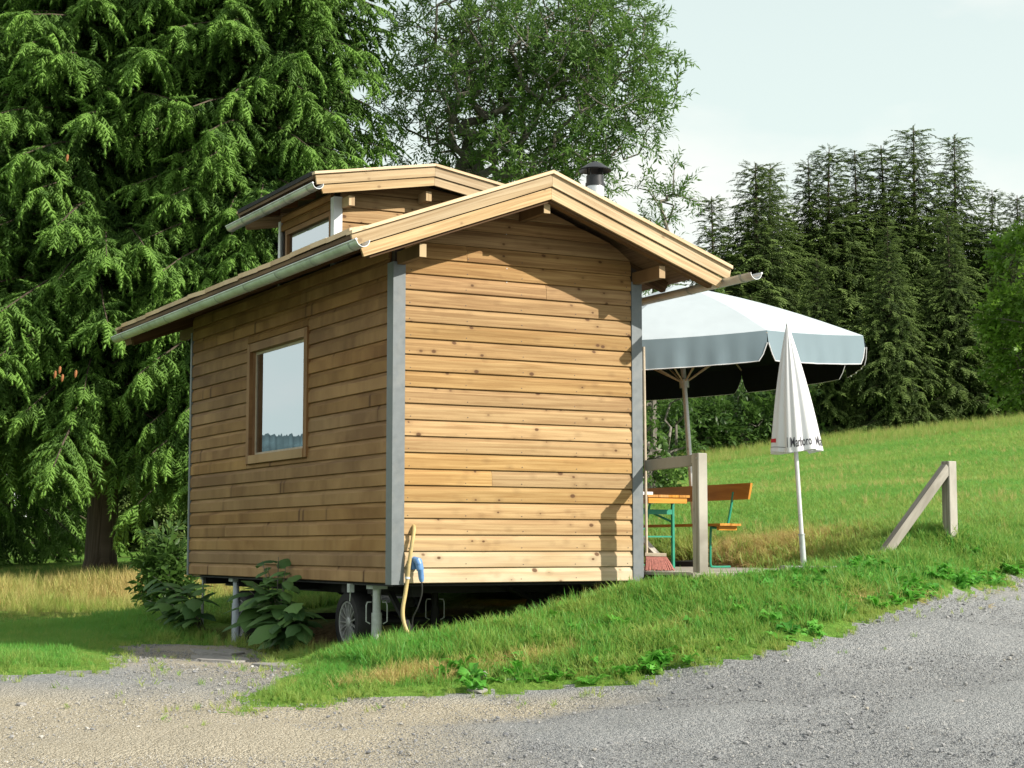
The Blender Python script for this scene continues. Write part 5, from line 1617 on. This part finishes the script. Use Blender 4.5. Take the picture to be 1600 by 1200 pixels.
def weed(name, n, seed, ll, lw, rise):
    rnd = random.Random(seed); V, F = [], []
    for k in range(n):
        a = 6.283 * k / n + rnd.uniform(-0.3, 0.3); d = np.array([math.cos(a), math.sin(a), 0]); s = np.array([-d[1], d[0], 0])
        L = ll * rnd.uniform(0.65, 1.15); w = lw * rnd.uniform(0.8, 1.2) / 2; up = rise * rnd.uniform(0.5, 1.4)
        i = len(V)
        for t, ww in ((0, 0.15), (0.35, 0.75), (0.7, 1.0), (1.0, 0.1)):
            c = d * L * t * 0.9 + np.array([0, 0, L * up * t * (1.35 - t)])
            V += [c - s * w * ww + np.array([0, 0, w * ww * 0.4]), c, c + s * w * ww + np.array([0, 0, w * ww * 0.4])]
        for r in range(3):
            for q in range(2):
                b = i + 3 * r + q
                F += [(b, b + 1, b + 4), (b, b + 4, b + 3)]
    return template(name, np.array(V), np.array(F), M['weed'])
WD = [weed('weed_a', 8, 1, 1.0, 0.28, 0.9), weed('weed_b', 10, 2, 0.9, 0.34, 0.6), weed('weed_c', 12, 3, 0.8, 0.5, 1.3)]

def polar_pts(n, d0, d1, a0, a1, rg, power=1.0):
    """points on the ground; power 1 = even per area, smaller = denser near"""
    u = rg.random(n)
    k = 2 * power
    d = (d0 ** k + (d1 ** k - d0 ** k) * u) ** (1 / k) if power > 0 else d0 * (d1 / d0) ** u
    a = np.radians(a0 + (a1 - a0) * rg.random(n)) + YAW
    return CAM[0] + d * np.sin(a), CAM[1] + d * np.cos(a), d, np.degrees(a - YAW)
def free(x, y):
    return ~((x > -0.02) & (x < 2.52) & (y > -0.02) & (y < 5.7)) & ~((x > 2.5) & (x < 5.0) & (y > -0.74) & (y < 5.1)) & ~in_poly(x, y, BEHIND)
def place(name, x, y, h, tm, rg, tint, label, cat, lean=0.2, wide=1.0, dz=0.0, clump=1.0):
    z = ground_z(x, y) + 0.01 + dz
    n = len(x)
    rot = np.stack([rg.normal(0, lean, n), rg.normal(0, lean, n), rg.uniform(0, 6.28, n)], -1)
    S = np.stack([h * wide, h * wide, h], -1)
    o = scatter(name, np.stack([x, y, z], -1), rot, S, tm, None, np.clip(tint, 0, 1))
    return tag(o, label, cat, kind='stuff')
rg = np.random.default_rng(5)
# bank and verge in front of the house and deck
x, y, d, a = polar_pts(132000, 11.3, 21.5, -24, 22.5, rg, 0.6)
sd_ = road_sd(x, y); dr = dry_at(x, y)
edge = np.clip(-sd_ / 0.5, 0, 1)
patch = vnoise(x, y, 1.7, 3) * 0.5 + vnoise(x, y, 5.0, 8) * 0.5
keep = free(x, y) & (sd_ < 0.02) & (rg.random(len(x)) > 0.93 * np.clip(dr, 0, 1) ** 0.7) & (rg.random(len(x)) < 0.40 + 0.45 * edge + 0.35 * patch)
x, y, sd_, dr, patch, edge = (v[keep] for v in (x, y, sd_, dr, patch, edge))
hgt = (0.035 + 0.095 * edge + 0.06 * np.clip(patch, 0, 1)) * rg.uniform(0.6, 1.35, len(x))
hgt *= np.where(x < -0.6, 0.62, 1.0)
near_house = np.exp(-np.maximum(0, -y) / 0.35) * (x > -0.2) * (x < 2.7) * (y < 0.05)
hgt += 0.05 * near_house * rg.random(len(x))
place('bank_grass', x, y, hgt, GT, rg, 0.12 + 0.55 * dr + 0.36 * (1 - edge) + 0.24 * patch + 0.16 * vnoise(x, y, 0.8, 11) + rg.normal(0, 0.15, len(x)), 'green grass covering the bank before house and deck', 'grass', 0.28, 1.0)
# longer tufts standing in clumps on the bank and along the deck
n = 5200
x = rg.uniform(-0.6, 6.5, n); y = rg.uniform(-2.6, 0.3, n)
k = free(x, y) & (road_sd(x, y) < -0.22) & (rg.random(n) < np.clip(0.15 + 0.9 * vnoise(x, y, 2.6, 1.5), 0, 1)) & (dry_at(x, y) < 0.3)
x, y = x[k], y[k]
place('long_grass', x, y, rg.uniform(0.13, 0.26, len(x)), GT, rg, rg.normal(0.10, 0.14, len(x)), 'longer fresh green tufts standing in clumps on the bank', 'grass', 0.22, 0.75)
# sparse green growing out into the gravel
x, y, d, a = polar_pts(30000, 10.5, 19, -18.5, 18.5, rg, 0.6)
sd_ = road_sd(x, y)
keep = (sd_ > 0.0) & (rg.random(len(x)) < 0.55 * np.exp(-sd_ / 0.16) * (0.5 + vnoise(x, y, 6, 1)) + 0.10 * blob(x, y, -2.0, -0.2, 2.0, 1.2) * (vnoise(x, y, 5, 4) > 0.2))
x, y = x[keep], y[keep]
place('verge_grass', x, y, rg.uniform(0.025, 0.07, len(x)), GT, rg, rg.normal(0.6, 0.2, len(x)), 'short sparse grass creeping over the gravel edge', 'grass', 0.4, 1.3)
# pale taller stalks around legs and wheels, along the gable foot
n = 130
x = np.concatenate([rg.uniform(-0.25, 0.55, n), rg.uniform(0.9, 2.9, n)]); y = np.concatenate([rg.uniform(-0.25, 1.6, n), rg.uniform(-0.35, 0.02, n)])
x = np.concatenate([x, rg.uniform(-0.35, 0.1, 70)]); y = np.concatenate([y, rg.uniform(1.4, 5.8, 70)])
place('tall_grass', x, y, rg.uniform(0.10, 0.24, len(x)), ST, rg, rg.normal(0.3, 0.25, len(x)), 'pale long grass stalks around the support legs and gable foot', 'grass', 0.25, 0.5)
# dry tall grass under the spruces
x, y, d, a = polar_pts(44000, 18.5, 35, -24, -7.0, rg, 0.8)
dr = dry_at(x, y) * (y > 6.3); keep = free(x, y) & (road_sd(x, y) < -0.1) & (rg.random(len(x)) < 0.10 + dr * (0.55 + 0.6 * vnoise(x, y, 0.9, 2)))
x, y, dr = x[keep], y[keep], dr[keep]
place('dry_grass', x, y, (0.08 + 0.32 * dr) * rg.uniform(0.35, 1.35, len(x)) * (1 + 0.35 * vnoise(x, y, 1.3, 6)), ST, rg, 0.10 + 0.55 * dr + 0.3 * vnoise(x, y, 0.8, 4) + rg.normal(0, 0.2, len(x)), 'tall dry yellow grass below the spruces', 'grass', 0.25, 0.7)
# straw on the dug-out slopes
cx = np.concatenate([rg.normal(5.6, 0.5, 3600), rg.normal(-0.35, 0.28, 800), rg.normal(0.45, 0.35, 700), rg.normal(1.7, 0.35, 350), rg.normal(3.7, 0.4, 300), rg.normal(5.6, 0.5, 700)])
cy = np.concatenate([rg.normal(2.3, 0.9, 3600), rg.normal(-1.27, 0.10, 800), rg.normal(-1.42, 0.09, 700), rg.normal(-1.55, 0.08, 350), rg.normal(-1.52, 0.09, 300), rg.normal(1.0, 1.0, 700)])
k = free(cx, cy); cx, cy = cx[k], cy[k]
place('straw', cx, cy, rg.uniform(0.05, 0.13, len(cx)), ST, rg, rg.normal(0.8, 0.2, len(cx)), 'brown dry straw on the dug-out bank', 'straw', 0.9, 1.2)
# meadow
x, y, d, a = polar_pts(104000, 17.5, 64, 0.5, 22, rg, 0.35)
dr = dry_at(x, y); keep = free(x, y) & (road_sd(x, y) < -0.15) & (rg.random(len(x)) > 0.95 * np.clip(blob(x, y, 5.65, 2.3, 1.05, 1.6, 0.1) * 1.6, 0, 1) + 0.3 * dr)
x, y, d, dr = x[keep], y[keep], d[keep], dr[keep]
pt = vnoise(x, y, 0.22, 2) * 0.6 + vnoise(x, y, 0.7, 5) * 0.4
place('meadow_grass', x, y, (0.05 + 0.0012 * d) * rg.uniform(0.6, 1.3, len(x)) * (1 + 0.8 * np.exp(-(d - 17.5) / 3)), GT, rg, 0.17 + 0.85 * dr + 0.26 * pt + rg.normal(0, 0.12, len(x)), 'mown green meadow rising behind the deck', 'grass', 0.3, 1.5)
x, y, d, a = polar_pts(7000, 57, 66, 1.5, 18.8, rg, 1.0)
place('meadow_fringe', x, y, rg.uniform(0.10, 0.42, len(x)), ST, rg, rg.normal(0.12, 0.25, len(x)), 'unmown flowering fringe along the meadow crest', 'grass', 0.15, 0.45)
x, y, d, a = polar_pts(5200, 18.5, 60, 2.0, 18.8, rg, 0.5)
k = free(x, y) & (road_sd(x, y) < -0.5) & (vnoise(x, y, 0.6, 8) > 0.05); x, y = x[k], y[k]
place('seed_stalks', x, y, rg.uniform(0.12, 0.26, len(x)), ST, rg, rg.normal(0.55, 0.3, len(x)), 'thin seed stalks standing in the meadow grass', 'grass', 0.2, 0.5)
# broad-leaved weeds
cx = np.concatenate([rg.normal(4.0, 0.6, 700), rg.normal(5.6, 0.7, 700), rg.uniform(-0.2, 4.4, 1500), rg.normal(0.55, 0.4, 380)])
cy = np.concatenate([rg.normal(-1.15, 0.25, 700), rg.normal(-0.80, 0.28, 700), rg.uniform(-2.6, -0.3, 1500), rg.normal(-0.62, 0.16, 380)])
k = free(cx, cy) & (road_sd(cx, cy) < -0.03) & (rg.random(len(cx)) < 0.30 + 0.55 * vnoise(cx, cy, 3.3, 4) + 0.35 * vnoise(cx, cy, 9.0, 2)); cx, cy = cx[k], cy[k]
place('weeds', cx, cy, rg.uniform(0.07, 0.17, len(cx)), WD, rg, rg.normal(0.65, 0.3, len(cx)), 'broad-leaved weeds in the grass before the deck', 'weeds', 0.25, 1.0)

# loose stones on the drive
def stone_tmpl(name, seed, mat):
    import bmesh
    bm = bmesh.new(); bmesh.ops.create_icosphere(bm, subdivisions=1, radius=1.0)
    rnd = random.Random(seed)
    for v in bm.verts:
        v.co *= rnd.uniform(0.72, 1.15); v.co.z *= 0.62
    me = bpy.data.meshes.new(name); bm.to_mesh(me); bm.free(); me.materials.append(mat)
    return bpy.data.objects.new(name, me)
def stone_mat():
    t = NT('gravel_stone')
    f = t.node('ShaderNodeAttribute', attribute_type='INSTANCER', attribute_name='tint').outputs['Fac']
    c = t.ramp(f, [(0.0, (0.10, 0.105, 0.115)), (0.45, (0.205, 0.21, 0.22)), (0.75, (0.31, 0.31, 0.305)), (0.9, (0.36, 0.33, 0.27)), (1.0, (0.52, 0.51, 0.48))])
    t.base(c); t.rough(0.85); t.spec(0.25)
    return t.m
M['pebble'] = stone_mat()
PB = [stone_tmpl('pebble_%d' % i, i, M['pebble']) for i in range(4)]
x, y, d, a = polar_pts(170000, 9.3, 19.5, -22, 22, rg, 0.25)
sd_ = road_sd(x, y); keep = (sd_ > -0.08) & (rg.random(len(x)) < 0.75)
x, y = x[keep], y[keep]
sandy = np.clip(0.9 * blob(x, y, -3.4, -2.2, 3.5, 1.6, -0.45) + 0.7 * blob(x, y, -0.5, -2.35, 2.2, 0.5, -0.25), 0, 1)
keep = rg.random(len(x)) > 0.75 * sandy
x, y, sandy = x[keep], y[keep], sandy[keep]
n = len(x)
s = 0.0030 + 0.0050 * rg.random(n) ** 2 + np.where(rg.random(n) < 0.02, 0.017 * rg.random(n), 0)
left = np.clip((-0.5 - x) / 2.5, 0, 1)
rot = rg.uniform(0, 6.28, (n, 3)) * np.array([0.1, 0.1, 1])
scatter('loose_gravel', np.stack([x, y, ground_z(x, y) + 0.004], -1), rot, s, PB, None, np.clip(0.2 + rg.random(n) * 0.62 + 0.22 * left + np.where(rg.random(n) < 0.02, 0.3, 0), 0, 1))
tag(bpy.data.objects['loose_gravel'], 'loose grey gravel stones on the drive', 'gravel', kind='stuff')
x = rg.uniform(2.2, 5.6, 9000); y = rg.uniform(4.6, 9.2, 9000)
k = in_poly(x, y, BEHIND); x, y = x[k], y[k]
o = scatter('gravel_heap', np.stack([x, y, ground_z(x, y) + 0.01], -1), rg.uniform(0, 6.28, (len(x), 3)), rg.uniform(0.012, 0.03, len(x)), PB, None, rg.uniform(0.5, 1.0, len(x)))
tag(o, 'pale gravel seen beneath the house floor', 'gravel', kind='stuff')

# single stones at the bank foot and slabs by the drive
def rock(x, y, s, label, flat=0.5, name='stone', seed=0, group=None, lean=0.0):
    import bmesh
    bm = bmesh.new(); bmesh.ops.create_icosphere(bm, subdivisions=2, radius=1.0)
    rnd = random.Random(seed)
    for v in bm.verts:
        k = 1 + 0.22 * mnoise.noise(v.co * 1.6 + Vector((seed, 0, 0))) + 0.1 * mnoise.noise(v.co * 4)
        v.co = Vector((round(v.co.x * 2.2) / 2.2 * 0.4 + v.co.x * 0.6, v.co.y, v.co.z)) * k
        v.co.z *= flat
    me = bpy.data.meshes.new(name); bm.to_mesh(me); bm.free(); me.materials.append(M['stone'])
    o = link(bpy.data.objects.new(name, me))
    o.location = (x, y, gz(x, y) + s * flat * 0.35); o.scale = (s, s, s); o.rotation_euler = (lean, lean * 0.5, rnd.uniform(0, 6.28))
    return tag(o, label, 'stone', group)
rock(0.02, -1.62, 0.055, 'upright grey stone at the foot of the dark bank hollow', 1.1, seed=1, lean=0.3)
rock(0.22, -1.72, 0.075, 'pale flat stone at the gravel edge below the bank', 0.45, seed=2)
rock(0.38, -1.76, 0.05, 'small pale stone just beside the flat stone below the bank', 0.5, seed=3)
rock(-0.12, -1.82, 0.085, 'wide sandy stone at the gravel edge below the hollow', 0.3, seed=4)
rock(2.35, -4.25, 0.045, 'pale stone lying alone on the grey gravel near the photo corner', 0.6, seed=5)
rock(-3.3, -1.1, 0.04, 'pale stone lying alone on the sandy side of the drive', 0.5, seed=6)
def slab(poly, label, seed):
    mb = MB(); rnd = random.Random(seed)
    z = max(gz(*p) for p in poly)
    o = mb.prism([(p[0], p[1], gz(*p) - 0.03) for p in poly], (0, 0, 0.042 + 0.004 * seed)).build('stone_slab', M['stone'], None)
    return tag(o, label, 'slab', 'flat slabs beside the drive')
slab([(-1.25, 1.25), (-1.05, 1.05), (-0.85, 1.12), (-0.74, 1.5), (-0.8, 1.8), (-1.1, 2.0), (-1.2, 1.7)], 'grey cracked slab lying between the two other slabs beside the drive', 1)
slab([(-0.98, 0.2), (-0.85, 0.1), (-0.68, 0.3), (-0.72, 0.6), (-0.9, 0.78), (-1.02, 0.6)], 'sunlit cracked slab at the tip of the grass bank', 2)
slab([(-0.95, 2.2), (-0.7, 2.05), (-0.52, 2.2), (-0.45, 2.6), (-0.6, 2.85), (-0.86, 2.8)], 'shaded slab beside the drive nearest to the far support leg', 3)

# timber lying under the near corner
tm = MB().beam((0.30, 0.42, gz(0.3, 0.42) + 0.10), (0.98, 0.16, gz(0.98, 0.16) + 0.06), 0.07, 0.09, bev=0.004).build('timber_block', M['grey_wood'], None)
tag(tm, 'grey timber block lying on the ground behind the near support leg', 'timber')

# cones hanging in the nearest spruce
M['cone'] = plain('cone', (0.30, 0.12, 0.045), 0.7, 0, 0.3, 0.3, 40)
for i, (la, dd, zz_) in enumerate(((-7.05, 26.4, 3.12), (-7.12, 26.4, 3.05), (-7.02, 26.45, 3.0), (-6.8, 26.4, 3.06), (-7.15, 26.9, 6.6))):
    px_, py_ = at(la, dd)
    o = MB().lathe([(0.0, 0.0), (0.018, -0.015), (0.024, -0.05), (0.02, -0.10), (0.0, -0.13)], (px_, py_, zz_), (0.1, 0, 1), 10).build('spruce_cone', M['cone'], None, True)
    tag(o, 'lone brown cone high in the spruce at the photo edge' if i == 4 else ('topmost brown cone of the small cluster in the spruce beside the eave', 'brown cone hanging at the outer side of the small cluster beside the eave', 'lowest brown cone of the small cluster in the spruce beside the eave', 'single brown cone hanging a little apart from the small cluster beside the eave')[i], 'cone', 'spruce cones')

# ------------------------------------------------------------------ wooded hills across the valley (seen in the window panes)
def hills(d0, amp, base, a0, a1, seed, tree):
    az = np.radians(np.linspace(a0, a1, 2400)) + YAW
    rg = np.random.default_rng(seed)
    top = base + amp * (np.sin(az * 5 + seed) * 0.5 + np.sin(az * 11 + seed * 2) * 0.25) + tree * rg.random(2400) ** 1.5
    V = []
    for k, (dist, fz) in enumerate(((0.0, 0.0), (0.06, 0.35), (0.14, 0.8), (0.2, 1.0), (0.3, 0.9), (0.5, 0.0))):
        dd = d0 * (1 + dist)
        V.append(np.stack([CAM[0] + dd * np.sin(az), CAM[1] + dd * np.cos(az), np.where(fz > 0, -3 + (top + 3) * fz, -4)], -1))
    V = np.concatenate(V); n = 2400
    F = [(k * n + i, k * n + i + 1, (k + 1) * n + i + 1, (k + 1) * n + i) for k in range(5) for i in range(n - 1)]
    me = np_mesh('hills', V, F, M['hillwood'])
    tag(link(bpy.data.objects.new('hills', me)), kind='structure')
M['hillwood'] = plain('hill_wood', (0.07, 0.11, 0.12), 0.95, 0, 0.1, 0.35, 0.05)  # forest colour shifted to blue, standing in for distance haze
M['hillwood'].name = 'hill_forest'
hills(900, 5, 66, -130, -24, 3, 2.5)
hills(480, 2, 29, -130, -27, 5, 2.2)
